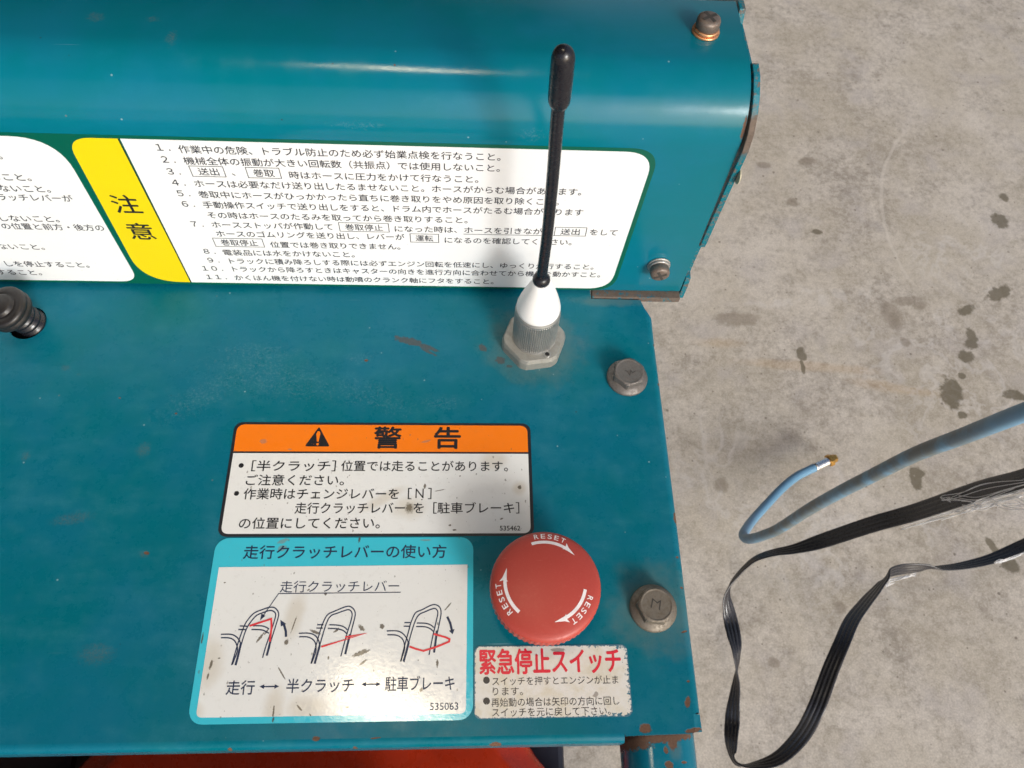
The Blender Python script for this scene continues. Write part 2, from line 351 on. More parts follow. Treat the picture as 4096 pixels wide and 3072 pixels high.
mat_navy = simple("navy_black_casting", (0.012, 0.013, 0.026), 0.55, 0, 0.2, 0.1)
def hose_mat():
    t = NT("blue_hose_rubber")
    blue = (0.17, 0.36, 0.55)
    c = t.mix(t.noise(0.03, 3), tuple(x * 0.9 for x in blue), blue)
    lump = t.ramp(t.noise(0.04, 6, 0.65), 0.28, 0.60)
    reg = t.spots([(282, 68, -380, 45, 45, 110, 0), (284, 48, -200, 45, 45, 110, 0)], 0.5, 0.03, 0.6)
    g = t.ma('MULTIPLY', lump, t.ma('ADD', t.ma('MULTIPLY', reg, 0.9), 0.05))
    c = t.mix(g, c, (0.15, 0.175, 0.175))
    return t.set(c, 0.42, 0, 0.4, t.bump(t.noise(0.4, 4), 0.1, 0.0003))
mat_hose = hose_mat()
mat_strap = simple("black_polypropylene", (0.022, 0.022, 0.028), 0.33, 0, 0.1, 0.3, spec=0.6)
mat_thread = simple("white_fibre", (0.85, 0.85, 0.86), 0.5, 0, 0.03)

def concrete():
    t = NT("stained_concrete")
    big = t.noise(0.0045, 5, 0.6); mid = t.noise(0.030, 8, 0.72); fin = t.noise(0.12, 7, 0.75); gr = t.noise(0.5, 4, 0.65)
    v = t.ma('ADD', t.ma('MULTIPLY', big, 0.30), t.ma('ADD', t.ma('MULTIPLY', mid, 0.38), t.ma('MULTIPLY', fin, 0.38)))
    c = t.mix(t.ramp(v, 0.36, 0.64), (0.33, 0.285, 0.237), (0.715, 0.645, 0.565))
    hue = t.ramp(t.noise(0.008, 4, 0.6), 0.35, 0.65)
    c = t.mix(t.ma('MULTIPLY', hue, 0.45), c, (0.54, 0.47, 0.36))
    c = t.mix(t.ma('MULTIPLY', t.ramp(t.noise(0.013, 5, 0.6, t.mapping(loc=(90, 20, 0))), 0.5, 0.7), 0.45), c, (0.56, 0.51, 0.49))
    c = t.mix(t.ma('MULTIPLY', t.ramp(gr, 0.25, 0.75, 0.36, 0.0), 1.0), c, (0.10, 0.085, 0.07))
    c = t.mix(t.ma('MULTIPLY', t.ramp(gr, 0.5, 0.85), 0.34), c, (0.64, 0.59, 0.53))
    # pits
    for s_, th, g0 in ((0.045, 0.11, 0.74), (0.10, 0.15, 0.82)):
        sep = t.n("ShaderNodeSeparateColor"); t.put(sep.inputs[0], t.voro(s_, out='Color'))
        m = t.ma('MULTIPLY', t.ramp(t.voro(s_), th, th * 0.5), t.ramp(sep.outputs[0], g0, g0 + 0.02))
        c = t.mix(t.ma('MULTIPLY', m, 0.75), c, (0.16, 0.13, 0.105))
    # rust-coloured drag marks
    c = t.mix(t.ma('MULTIPLY', t.spots([(440, 365, -620, 90, 7, 90, -4), (560, 332, -620, 55, 7, 90, -10), (330, 400, -620, 30, 8, 90, 0)], 0.8, 0.02, 0.6), 0.25), c, (0.47, 0.29, 0.12))
    # pale efflorescence: contour lines of a noise, kept to two patches
    rid = t.ma('ABSOLUTE', t.ma('SUBTRACT', t.noise(0.012, 5, 0.6, dist=0.6), 0.5))
    reg = t.spots([(715, 560, -620, 75, 75, 90, 0), (450, 478, -620, 130, 16, 90, 3), (640, 400, -620, 150, 70, 90, 0), (700, 330, -620, 150, 70, 90, 20), (450, 130, -620, 120, 90, 90, 20), (300, 200, -620, 60, 80, 90, 0)], 0.5, 0.02, 0.4)
    c = t.mix(t.ma('MULTIPLY', t.ma('MULTIPLY', t.ramp(rid, 0.035, 0.002), reg), 0.34), c, (0.68, 0.64, 0.61))
    # long pale scratch bowed like a bracket
    wob = t.vm('ADD', t.P, t.vm('SCALE', t.vm('SUBTRACT', t.noise(0.03, 3, out=1), (0.5, 0.5, 0.5)), scale=6.0))
    q = t.vm('SUBTRACT', wob, (ARC[0], ARC[1], GROUND))
    l = t.vm('LENGTH', t.vm('MULTIPLY', q, (1, 1, 0)))
    band = t.ramp(t.ma('ABSOLUTE', t.ma('SUBTRACT', l, ARC[2])), 3.4, 1.2)
    sx = t.n("ShaderNodeSeparateXYZ"); t.put(sx.inputs[0], t.P)
    win = t.ma('MULTIPLY', t.ramp(sx.outputs[0], 735, 690), t.ma('MULTIPLY', t.ramp(sx.outputs[1], 490, 530), t.ramp(sx.outputs[1], 850, 780)))
    c = t.mix(t.ma('MULTIPLY', t.ma('MULTIPLY', band, win), 0.40), c, (0.66, 0.60, 0.53))
    # soft brownish ring stain and oil spots
    ring = t.spots([(585, 452, -620, 15, 24, 90, 0), (612, 474, -620, 24, 8, 90, 8), (632, 468, -620, 12, 7, 90, 0), (595, 405, -620, 8, 7, 90, 0), (301, 193, -620, 9, 11, 90, 0), (360, 440, -620, 30, 12, 90, 0), (520, 740, -620, 16, 8, 90, 20), (480, 655, -620, 10, 8, 90, 0), (450, 730, -620, 10, 7, 90, 0), (420, 40, -620, 8, 7, 90, 0), (330, -20, -620, 7, 5, 90, 0)], 0.7, 0.08, 0.35)
    c = t.mix(t.ma('MULTIPLY', ring, 0.50), c, (0.175, 0.135, 0.095))
    oil = t.spots([(803, 627, -620, 13, 15, 90, 0), (759, 491, -620, 23, 10, 90, 28), (699, 460, -620, 14, 7, 90, 30), (694, 416, -620, 7, 14, 90, 0), (690, 404, -620, 10, 9, 90, 0), (675, 383, -620, 11, 10, 90, 0),
                   (660, 352, -620, 5, 6, 90, 0), (638, 325, -620, 15, 24, 90, -10), (726, 322, -620, 17, 8, 90, -10), (825, 675, -620, 7, 8, 90, 0), (507, 598, -620, 9, 4.5, 90, 0),
                   (441, 384, -620, 6.5, 10, 90, 0), (439, 364, -620, 2.8, 12, 90, 0), (558, 210, -620, 9, 8, 90, 0), (554, 198, -620, 8, 11, 90, 10), (642, 292, -620, 6.5, 5, 90, 0), (642, 90, -620, 12, 9, 90, -20), (628, 112, -620, 5, 14, 90, 25)], 0.75, 0.11, 0.2)
    c = t.mix(t.ma('MULTIPLY', oil, 0.78), c, (0.125, 0.102, 0.06))
    r = t.ma('SUBTRACT', t.ramp(mid, 0.3, 0.7, 0.72, 0.9), t.ma('MULTIPLY', oil, 0.30))
    return t.set(c, r, 0, 0.3, t.bump(t.ma('ADD', t.ma('MULTIPLY', gr, 0.5), fin), 0.35, 0.0012))
def circ3(a, b, c):
    ax, ay = a; bx, by = b; cx, cy = c
    d = 2 * (ax * (by - cy) + bx * (cy - ay) + cx * (ay - by))
    ux = ((ax*ax+ay*ay)*(by-cy)+(bx*bx+by*by)*(cy-ay)+(cx*cx+cy*cy)*(ay-by))/d
    uy = ((ax*ax+ay*ay)*(cx-bx)+(bx*bx+by*by)*(ax-cx)+(cx*cx+cy*cy)*(bx-ax))/d
    return ux, uy, math.hypot(ax-ux, ay-uy)
ARC = circ3((700, 810), (619, 640), (631, 505))
mat_concrete = concrete()

# ------------------------------------------------------------------ mesh helpers (all in millimetres)
class MB:
    def __init__(s): s.v = []; s.f = []; s.sm = []; s.mi = []
    def add(s, vs, fs, smooth=False, mi=0):
        o = len(s.v); s.v += [tuple(v) for v in vs]
        for f in fs: s.f.append(tuple(i + o for i in f)); s.sm.append(smooth); s.mi.append(mi)
    def box(s, x0, x1, y0, y1, z0, z1):
        s.add([(x, y, z) for z in (z0, z1) for y in (y0, y1) for x in (x0, x1)],
              [(0, 2, 3, 1), (4, 5, 7, 6), (0, 1, 5, 4), (2, 6, 7, 3), (0, 4, 6, 2), (1, 3, 7, 5)])
    def rings(s, rs, closed=True, cap0=True, cap1=True, smooth=True):
        n = len(rs[0]); vs = [v for r in rs for v in r]; fs = []
        for i in range(len(rs) - 1):
            for j in range(n if closed else n - 1):
                k = (j + 1) % n
                fs.append((i * n + j, i * n + k, (i + 1) * n + k, (i + 1) * n + j))
        s.add(vs, fs, smooth)
        o = len(s.v) - len(vs)
        if cap0: s.f.append(tuple(o + j for j in range(n - 1, -1, -1))); s.sm.append(False); s.mi.append(0)
        if cap1: s.f.append(tuple(o + (len(rs) - 1) * n + j for j in range(n))); s.sm.append(False); s.mi.append(0)
    def lathe(s, prof, seg=48, frame=None, rad=None, smooth=True, cap0=True, cap1=True):
        frame = frame or Matrix.Identity(4)
        rs = []
        for (r, z) in prof:
            ring = []
            for j in range(seg):
                a = 2 * math.pi * j / seg
                rr = rad(r, z, a) if rad else r
                ring.append(tuple(frame @ Vector((rr * math.cos(a), rr * math.sin(a), z))))
            rs.append(ring)
        s.rings(rs, True, cap0, cap1, smooth)
    def prism(s, poly, h0, h1, pl, smooth=False):
        n = len(poly)
        a = [pl(x, y, h0) for x, y in poly]; b = [pl(x, y, h1) for x, y in poly]
        s.add(a + b, [tuple(range(n, 2 * n))] + [(i, (i + 1) % n, n + (i + 1) % n, n + i) for i in range(n)], smooth)
    def flat(s, poly, h, pl):
        s.add([pl(x, y, h) for x, y in poly], [tuple(range(len(poly)))])
    def stroke(s, pts, wd, h, pl, closed=False):
        pts = [Vector(p) for p in pts]; n = len(pts); L = []; R = []
        for i, p in enumerate(pts):
            a = pts[i - 1] if (i > 0 or closed) else None
            b = pts[(i + 1) % n] if (i < n - 1 or closed) else None
            d1 = (p - a).normalized() if a is not None else None
            d2 = (b - p).normalized() if b is not None else None
            d1 = d1 or d2; d2 = d2 or d1
            t = (d1 + d2)
            t = t.normalized() if t.length > 1e-6 else d1
            nn = Vector((-t.y, t.x)); k = min(2.0, 1 / max(0.3, nn.dot(Vector((-d1.y, d1.x)))))
            L.append(p + nn * wd / 2 * k); R.append(p - nn * wd / 2 * k)
        fs = [(i, i + 1, n + i + 1, n + i)[::-1] for i in range(n - 1)]
        if closed: fs.append((n - 1, 0, n, 2 * n - 1)[::-1])
        s.add([pl(q.x, q.y, h) for q in L + R], fs)
    def tube(s, pts, rad, seg=12, caps=True, smooth=True):
        pts = [Vector(p) for p in pts]; n = len(pts)
        up = Vector((0.13, 0.31, 0.94)); rs = []; prev = None
        for i, p in enumerate(pts):
            t = (pts[min(i + 1, n - 1)] - pts[max(i - 1, 0)]).normalized()
            a = (prev - t * prev.dot(t)) if prev is not None else (up - t * up.dot(t))
            if a.length < 1e-5: a = Vector((1, 0, 0)) - t * t.x
            a.normalize(); prev = a; b = t.cross(a)
            r = rad(i / (n - 1)) if callable(rad) else rad
            rs.append([tuple(p + (a * math.cos(q) + b * math.sin(q)) * r) for q in [2 * math.pi * j / seg for j in range(seg)]])
        s.rings(rs, True, caps, caps, smooth)
    def build(s, name, mat, parent=None, fix=True, bevel=0):
        me = bpy.data.meshes.new(name)
        me.from_pydata([(x * MM, y * MM, z * MM) for x, y, z in s.v], [], s.f)
        for p, q, m in zip(me.polygons, s.sm, s.mi): p.use_smooth = q; p.material_index = m
        for m in (mat if isinstance(mat, (list, tuple)) else [mat]): me.materials.append(m)
        if fix:
            b = bmesh.new(); b.from_mesh(me); bmesh.ops.recalc_face_normals(b, faces=b.faces[:]); b.to_mesh(me); b.free()
        me.update()
        o = bpy.data.objects.new(name, me); COL.objects.link(o)
        if parent is not None:
            o.parent = parent
            if parent.parent is None and parent.type == 'EMPTY': o.location = -parent.location
        if bevel:
            md = o.modifiers.new("edge", 'BEVEL'); md.width = bevel * MM; md.segments = 2; md.limit_method = 'ANGLE'
        return o
def PD(x, y, h): return (x, y, h)                    # deck plane
FY = 48.3
def PF(x, z, h): return (x, FY - h, z)               # front face of the cover

def rrect(x0, y0, x1, y1, r, seg=6):
    out = []
    for (cx, cy, a0) in ((x1 - r, y1 - r, 0), (x0 + r, y1 - r, 90), (x0 + r, y0 + r, 180), (x1 - r, y0 + r, 270)):
        for k in range(seg + 1):
            a = math.radians(a0 + 90 * k / seg); out.append((cx + r * math.cos(a), cy + r * math.sin(a)))
    return out
def rpoly(pts, seg=7):
    """polygon with rounded corners: (x, y, r)"""
    out = []; n = len(pts)
    for i, (x, y, r) in enumerate(pts):
        p = Vector((x, y)); a = Vector(pts[i - 1][:2]); b = Vector(pts[(i + 1) % n][:2])
        if r <= 0: out.append((x, y)); continue
        da = (a - p).normalized(); db = (b - p).normalized()
        k = min(r / math.tan(da.angle(db) / 2), (a - p).length * .9, (b - p).length * .9)
        p0 = p + da * k; p1 = p + db * k
        for j in range(seg + 1):
            u = j / seg; q = p0 * (1 - u) ** 2 + p * 2 * u * (1 - u) + p1 * u * u
            w2 = 0.35
            q2 = p + ((p0 - p) * (1 - u) + (p1 - p) * u)
            out.append(tuple(q))
    return out
def catmull(P, n=8):
    P = [Vector(p) for p in P]; out = []
    for i in range(len(P) - 1):
        a = P[max(i - 1, 0)]; b = P[i]; c = P[i + 1]; d = P[min(i + 2, len(P) - 1)]
        for k in range(n):
            u = k / n
            out.append(0.5 * ((2 * b) + (c - a) * u + (2 * a - 5 * b + 4 * c - d) * u * u + (3 * b - a - 3 * c + d) * u ** 3))
    out.append(P[-1]); return out

_tc = {}
def glyphs(body, offset=0.0):
    k = (body, offset)
    if k not in _tc:
        c = bpy.data.curves.new("lettering_source", 'FONT'); c.body = body; c.resolution_u = 3; c.offset = offset; c.fill_mode = 'FRONT'
        o = bpy.data.objects.new("lettering_source", c); COL.objects.link(o)
        dg = bpy.context.evaluated_depsgraph_get(); dg.update()
        me = o.evaluated_get(dg).to_mesh()
        vs = [(v.co.x, v.co.y) for v in me.vertices]; fs = [tuple(p.vertices) for p in me.polygons]
        o.evaluated_get(dg).to_mesh_clear()
        bpy.data.objects.remove(o); bpy.data.curves.remove(c)
        _tc[k] = (vs, fs)
    return _tc[k]
def text(mb, body, x0, x1, y, em, pl, h, offset=0.0, box=None, fn=None):
    """one printed line: spans x0..x1; y = centre of the em box; or box = (ylow, yhigh) of its outline"""
    vs, fs = glyphs(body); bold = offset if offset > 0.007 else 0
    xa = min(v[0] for v in vs); xb = max(v[0] for v in vs)
    ya = min(v[1] for v in vs); yb = max(v[1] for v in vs)
    if x1 is None:                                        # natural width, centred on x0
        kx = em; x0 = x0 - (xb - xa) * kx / 2
    else: kx = (x1 - x0) / (xb - xa)
    if box: ky = (box[1] - box[0]) / (yb - ya); f = lambda v: (x0 + (v[0] - xa) * kx, box[0] + (v[1] - ya) * ky)
    else: ky = em; f = lambda v: (x0 + (v[0] - xa) * kx, y + (v[1] - 0.38) * ky)
    sh = [(0, 0)]
    if bold: d_ = bold * kx; sh += [(d_, 0), (-d_, 0), (0, d_), (0, -d_)]
    for i, (u, v_) in enumerate(sh):
        mb.add([pl(f(v)[0] + u, f(v)[1] + v_, h + 0.003 * i) for v in vs], [q for q in fs])
def disc(mb, x, y, r, h, pl, n=20):
    mb.flat([(x + r * math.cos(2 * math.pi * k / n), y + r * math.sin(2 * math.pi * k / n)) for k in range(n)], h, pl)

def tag(o, label=None, cat=None, group=None, kind=None):
    for k, v in (('label', label), ('category', cat), ('group', group), ('kind', kind)):
        if v: o[k] = v
    return o
def empty(name, loc):
    o = bpy.data.objects.new(name, None); COL.objects.link(o); o.location = Vector(loc) * MM
    o.empty_display_size = 0.05
    return o

# ------------------------------------------------------------------ setting: floor, shed
b = MB(); N = 40
E_ = 30000.0
b.add([(-E_, -E_, GROUND), (E_, -E_, GROUND), (E_, E_, GROUND), (-E_, E_, GROUND)], [(0, 1, 2, 3)])
tag(b.build("concrete_floor", mat_concrete), "stained beige concrete floor", None, None, 'structure')
mat_roof = simple("weathered_sheet_metal", (0.10, 0.095, 0.09), 0.7, 0, 0.15, 0.002)
b = MB()
b.box(-4500, 550, -1250, 5200, 1750, 1800)
tag(b.build("shed_roof", mat_roof), None, None, None, 'structure')
b = MB()
b.box(-4500, 550, 5150, 5200, GROUND, 1745)
b.box(-4500, -4450, -1250, 5145, GROUND, 1745)
tag(b.build("added_shed_wall", mat_roof), None, None, None, 'structure')  # unseen walls, added to block sky light from the back and left

# ------------------------------------------------------------------ the machine
M_ = empty("spray_machine", (-60, -20, GROUND))
tag(M_, "teal painted machine console with radio antenna, red stop button and Japanese warning stickers", "machine")

# deck panel: flat sheet with folded right and front edges, one round hole
XR, YF, R_ = 64.9, -142.0, 3.0
XL = -470.0
def deck():
    bm = bmesh.new()
    out = [(XL, YF + R_), (36.6, YF + R_), (36.9, -139.8), (61.0, -139.4), (XR - R_, -139.0), (XR - R_, 39.5), (60.2, 44.6), (37.4, 44.9), (36.8, 60), (XL, 60)]
    vs = [bm.verts.new((x, y, 0)) for x, y in out]
    es = [bm.edges.new((vs[i], vs[(i + 1) % len(vs)])) for i in range(len(vs))]
    hc = [bm.verts.new((-209.1 + 7.6 * math.cos(a), 28.1 + 8.2 * math.sin(a), 0)) for a in [2 * math.pi * k / 40 for k in range(40)]]
    es += [bm.edges.new((hc[i], hc[(i + 1) % 40])) for i in range(40)]
    bmesh.ops.triangle_fill(bm, use_beauty=True, edges=es)
    mb = MB()
    idx = {v: i for i, v in enumerate(bm.verts)}
    mb.add([tuple(v.co) for v in bm.verts], [tuple(idx[v] for v in f.verts) for f in bm.faces])
    bm.free()
    # hole wall
    ring = lambda z: [(-209.1 + 7.6 * math.cos(a), 28.1 + 8.2 * math.sin(a), z) for a in [2 * math.pi * k / 40 for k in range(40)]]
    mb.rings([ring(0), ring(-1.6)], True, False, False, True)
    arc = [(R_ * math.sin(q), R_ * math.cos(q) - R_) for q in [math.pi / 2 * k / 7 for k in range(8)]]
    # right fold
    ys = [39.5, 36.0, 20, -20, -60, -100, -131.5, -133]
    rows = []
    for (dx, dz) in arc + [(R_, -14.0)]:
        row = []
        for y in ys:
            yy = y if not (y < -131 and dx > 1.2) else y + 0.4
            if y > 36 and dx > 0.3: yy = 39.5 - dx * 1.6
            row.append((XR - R_ + dx + (0.12 * math.sin(y * 0.19) if dx > 2 else 0), yy, dz))
        rows.append(row)
    mb.rings(rows, False, False, False, True)
    # front fold
    xs = [XL, -300, -200, -100, -40, 0, 30, 36.6]
    rows = [[(x, YF + R_ - dx, dz + (0.10 * math.sin(x * 0.04) if dx > 2 else 0)) for x in xs] for (dx, dz) in arc + [(R_, -13.0)]]
    mb.rings(rows, False, False, False, True)
    # raw sheet edges
    mb.add([(36.9, -139.8, 0), (61.0, -139.4, 0), (XR - R_, -139.0, 0), (XR, -138.8, -2.2), (XR, -133, -2.6), (36.9, -139.8, -1.6), (61.0, -139.4, -1.6), (XR - R_ - .6, -139.0, -1.9), (XR - 1.6, -138.8, -3.2), (XR - R_, -133, 0)],
           [(0, 1, 6, 5), (1, 2, 7, 6), (2, 3, 8, 7), (2, 9, 4, 3)])
    mb.add([(60.2, 44.6, 0), (37.4, 44.9, 0), (37.4, 44.9, -1.6), (60.2, 44.6, -1.6)], [(0, 1, 2, 3)])
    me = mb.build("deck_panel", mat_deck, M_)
    return me
deck_o = deck()

# rear cover
def cover():
    prof = [(54, 0.9), (50.2, 0.9), (49.2, 1.15), (48.5, 1.8), (48.3, 2.8), (48.3, 92.6)]
    cy, cz, r = 70.3, 92.6, 22.0
    for k in range(1, 25):
        a = math.pi - (math.pi / 2) * k / 24
        prof.append((cy + r * math.cos(a), cz + r * math.sin(a)))
    prof += [(99.6, 114.6), (100.8, 114.0), (101.2, 112.6), (101.2, 60)]
    t = 1.6
    xs = [-480, -300, -150, 0, 78.5]
    mb = MB()
    rows = [[(x, y, z) for x in xs] for (y, z) in prof]
    mb.rings(rows, False, False, False, True)
    # right-hand raw edge: sheet thickness turned inwards
    inn = []
    for i, (y, z) in enumerate(prof):
        a = Vector(prof[max(i - 1, 0)]); c = Vector(prof[min(i + 1, len(prof) - 1)]); d = (c - a).normalized()
        nrm = Vector((d.y, -d.x)); inn.append((y + nrm.x * t, z + nrm.y * t))
    mb.rings([[(78.5, y, z) for y, z in prof], [(78.5, y, z) for y, z in inn]], False, False, False, False)
    mb.rings([[(78.5, y, z) for y, z in inn], [(-480, y, z) for y, z in inn]], False, False, False, True)
    return mb.build("rear_cover", mat_cover, M_)
cover_o = cover()
cover_o['label'] = "teal sheet metal rear cover with broad rounded bend"

# side plate that stands just right of the cover
b = MB()
pl = [(140, -6.5), (140, 108), (106, 110.5), (100.5, 115.0), (95, 115.0), (93.2, 110.2), (71, 110.4), (66.4, 114.8), (61, 113.8), (55.5, 110.6), (50.8, 106.0), (47.4, 100.0), (46.0, 93), (46.4, 84), (46.9, 71), (47.4, 54.5), (47.8, 38), (48.1, 35.2), (51.3, 34.4),
      (52.0, 20), (52.0, 12.5), (48.7, 11.8), (48.2, 4), (48.4, -3.2), (50.4, -6.5)]
n = len(pl)
b.add([(79.1, y, z) for y, z in pl] + [(81.5, y, z) for y, z in pl], [tuple(range(n))[::-1], tuple(range(n, 2 * n))] + [(i, (i + 1) % n, n + (i + 1) % n, n + i) for i in range(n)])
tag(b.build("side_plate", mat_plate, M_, bevel=0.25), "rust worn plate edge beside the rear cover")
b = MB(); b.box(37.8, 78.9, 45.3, 60, -2.6, 0.72)
tag(b.build("bracket_flange", mat_bracket, M_, bevel=0.4), "rusty flange under the rear cover")
b = MB()
fr = Matrix.Translation((81.5, 46.8, 80)) @ Matrix.Rotation(math.pi / 2, 4, 'Y')
b.lathe([(3.2, 0), (3.2, .3), (2.6, .7), (1.2, .9)], 20, fr)
b.build("plate_rivet", simple("cream_plastic", (0.5, 0.46, 0.33), 0.4), M_)

# ------------------------------------------------------------------ flange bolts
def flange_bolt(x, y, rot, mat, mark):
    fr = Matrix.Translation((x, y, 0))
    b = MB()
    b.lathe([(8.6, 0.0), (8.95, 0.25), (8.95, 1.0), (8.5, 1.5), (7.2, 2.3), (6.4, 2.9), (5.5, 3.0)], 48, fr)
    seg = 48
    def hexr(r, z, a):
        ap = 6.3; q = ((a - rot) % (math.pi / 3)) - math.pi / 6
        return min(ap / math.cos(q), r)
    rs = [(7.5, 2.0), (7.5, 2.5), (7.1, 3.0), (7.05, 5.7), (6.6, 6.2), (6.05, 6.5), (5.75, 6.58), (5.3, 6.4), (2.5, 6.35), (0.4, 6.35)]
    b.lathe(rs, seg, fr, hexr, smooth=False)
    o = b.build("flange_bolt", mat, M_)
    m = MB()
    m.stroke(mark, 0.42, 6.44, lambda u, v, h: (x + u, y + v, h))
    m.build("stamped_mark", mat_mark, o)
    return o
tag(flange_bolt(50.2, 3.3, 0.35, mat_bolt, [(-2, .4), (-.9, -.2), (0, -2.0), (.6, .4), (1.3, -.8), (2.6, .2)]), "grey flange bolt beside the antenna")
tag(flange_bolt(51.2, -95.9, 0.95, mat_bolt_brown, [(-2.1, -1.1), (-1.1, 2.1), (.4, .65), (1.7, 1.4), (.9, -1.9)]), "brownish flange bolt beside the red button")

# ------------------------------------------------------------------ cross-head screws of the cover
def pan_screw(frame, lab, wm):
    b = MB()
    b.lathe([(4.0, 2.2), (4.25, 2.6), (4.25, 4.9), (4.0, 5.7), (3.3, 6.15), (2.2, 6.35), (0.3, 6.4)], 32, frame)
    o = b.build("cross_head_screw", mat_screw, M_); o['label'] = lab
    w_ = MB(); w_.lathe([(4.6, 0), (5.0, .1), (5.0, .75), (4.7, .85), (2.5, .85)], 32, frame); w_.build("flat_washer", wm, o)
    w_ = MB()
    w_.lathe([(4.3, .88), (4.55, 1.0), (4.55, 2.0), (4.3, 2.15), (2.5, 2.15)], 32, frame, lambda r, z, a: r); w_.build("spring_washer", wm, o)
    c = MB(); k = Matrix(frame)
    for a in (0.5, 0.5 + math.pi / 2):
        d = Vector((math.cos(a), math.sin(a))); nrm = Vector((-d.y, d.x))
        pts = [d * -2.9 + nrm * .6, d * -2.9 - nrm * .6, d * 2.9 - nrm * .6, d * 2.9 + nrm * .6]
        lo = [tuple(k @ Vector((p.x, p.y, 5.6))) for p in pts]; 
        top = [tuple(k @ Vector((p.x, p.y, 6.43 + (0.005 if a > 1 else 0)))) for p in pts]
        c.add(lo + top, [(4, 5, 6, 7), (0, 1, 5, 4), (1, 2, 6, 5), (2, 3, 7, 6), (3, 0, 4, 7)])
    c.build("cross_recess", mat_mark, o)
    return o
pan_screw(Matrix.Translation((64.6, 82.0, 114.6)), "cross head screw with copper coloured washer on top of the rear cover", mat_copper)
pan_screw(Matrix.Translation((64.4, FY, 22.2)) @ Matrix.Rotation(math.pi / 2, 4, 'X'), "rusty screw on the front of the rear cover", mat_washer_grey)

# ------------------------------------------------------------------ antenna
AX, AY = 9.7, 20.4
ant = MB()
fr = Matrix.Translation((AX, AY, 0))
def nutr(r, z, a):
    ap = 12.9 * r / 14.0
    q = ((a - math.radians(99)) % (math.pi / 3)); q = min(q, math.pi / 3 - q)
    q2 = ((a - math.radians(69)) % (math.pi / 3)) - math.pi / 6
    return min(r, ap / max(0.5, math.cos(q2)) * 1.0)
ant.lathe([(14.0, 0), (14.0, 4.6), (13.3, 6.2), (12.9, 6.4), (9, 6.4)], 96, fr, nutr, smooth=False)
ant_o = ant.build("antenna", mat_alu_nut, M_)
ant_o['label'] = "short black whip antenna on white cone and knurled collar"
b = MB()
def knurl(r, z, a): return r - (0.42 if (int(round(a / (2 * math.pi) * 192)) % 3 == 0) else 0.0) * (1 if 7.6 < z < 26.3 else 0)
b.lathe([(9.45, 6.35), (9.45, 7.5), (9.55, 7.7), (9.55, 26.2), (9.4, 26.4), (9.4, 27.2), (9.1, 27.9), (8.4, 28.0)], 192, fr, knurl, smooth=False)
b.build("knurled_collar", mat_alu, ant_o)
b = MB()
b.lathe([(8.6, 27.8), (8.95, 28.2), (9.1, 29.2), (9.0, 30.5), (8.35, 33.3), (7.1, 37.4), (5.7, 41.5), (4.5, 44.9), (3.8, 46.6), (3.2, 47.0), (2.5, 47.0)], 48, fr)
b.build("white_cone", mat_whitecone, ant_o)
b = MB()
path = catmull([(9.2, AY, 47.5), (9.05, AY, 56), (8.8, AY, 76.6), (7.8, AY, 106.4), (6.8, AY, 127.8), (6.5, AY, 137)], 6)
b.tube(path, 2.08, 20)
b.build("whip_rod", mat_rod, ant_o)
b = MB()
b.tube([(9.2, AY, 46.9), (9.2, AY, 47.3), (9.15, AY, 48.2), (9.1, AY, 49.4), (9.05, AY, 50.4), (9.0, AY, 51.0)], lambda u: [2.9, 3.3, 3.5, 3.4, 2.8, 2.1][min(5, int(round(u * 5)))], 24)
b.build("base_boot", mat_rod, ant_o)
b = MB()
cap = [(0, 2.1), (0.03, 2.7), (0.10, 3.25), (0.2, 3.4), (0.5, 3.42), (0.8, 3.4), (0.88, 3.1), (0.94, 2.5), (0.98, 1.5), (1.0, 0.4)]
p0 = Vector((6.55, AY, 134.8)); p1 = Vector((5.9, AY, 156.0))
rs = []
for u, r in cap:
    p = p0.lerp(p1, u); rs.append([tuple(p + Vector((r * math.cos(q), r * math.sin(q), 0))) for q in [2 * math.pi * j / 28 for j in range(28)]])
b.rings(rs); b.build("rubber_tip", mat_rod, ant_o)
b = MB(); b.lathe([(1.75, 6.3), (1.75, 6.52), (1.25, 6.52), (1.1, 5.9), (0.2, 5.9)], 20, Matrix.Translation((15.0, 11.4, 0))); b.build("set_screw", mat_alu, ant_o)
b = MB(); b.lathe([(1.0, 6.46), (0.1, 6.47)], 6, Matrix.Translation((15.0, 11.4, 0)), cap0=False); b.build("hex_socket", mat_dark, ant_o)

# ------------------------------------------------------------------ rubber knob at the left, standing in a hole
p0 = Vector((-206.0, 29.0, -6)); p1 = Vector((-211.8, 24.4, 22))
zax = (p1 - p0).normalized(); fr = Matrix.Translation(p0) @ zax.to_track_quat('Z', 'Y').to_matrix().to_4x4()
prof = [(5.2, 0)]
for k in range(5):
    z = 1.2 + k * 3.4
    prof += [(4.9, z), (5.0, z + 0.7), (6.2, z + 1.1), (6.3, z + 2.3), (5.1, z + 2.7)]
b = MB(); b.lathe(prof, 36, fr)
knob = b.build("rubber_knob", mat_rod, M_); knob['label'] = "black rubber knob on a ribbed stem in a hole"
b = MB()
b.lathe([(5.0, 17.2), (8.4, 17.5), (9.3, 18.2), (9.5, 19.0), (9.5, 20.3), (9.1, 20.8), (9.1, 21.1), (9.5, 21.5), (9.5, 22.8), (9.0, 23.7), (8.0, 24.1), (5.9, 24.2), (5.5, 24.0), (5.2, 24.4), (4.8, 25.4), (4.2, 25.8), (0.4, 25.9)], 48, fr)
b.build("knob_cap", mat_knob, knob)
b = MB(); b.lathe([(12, -9), (12, -1.7)], 32, Matrix.Translation((-209, 28.1, 0)), cap1=False)
b.build("hole_well", mat_dark, knob)

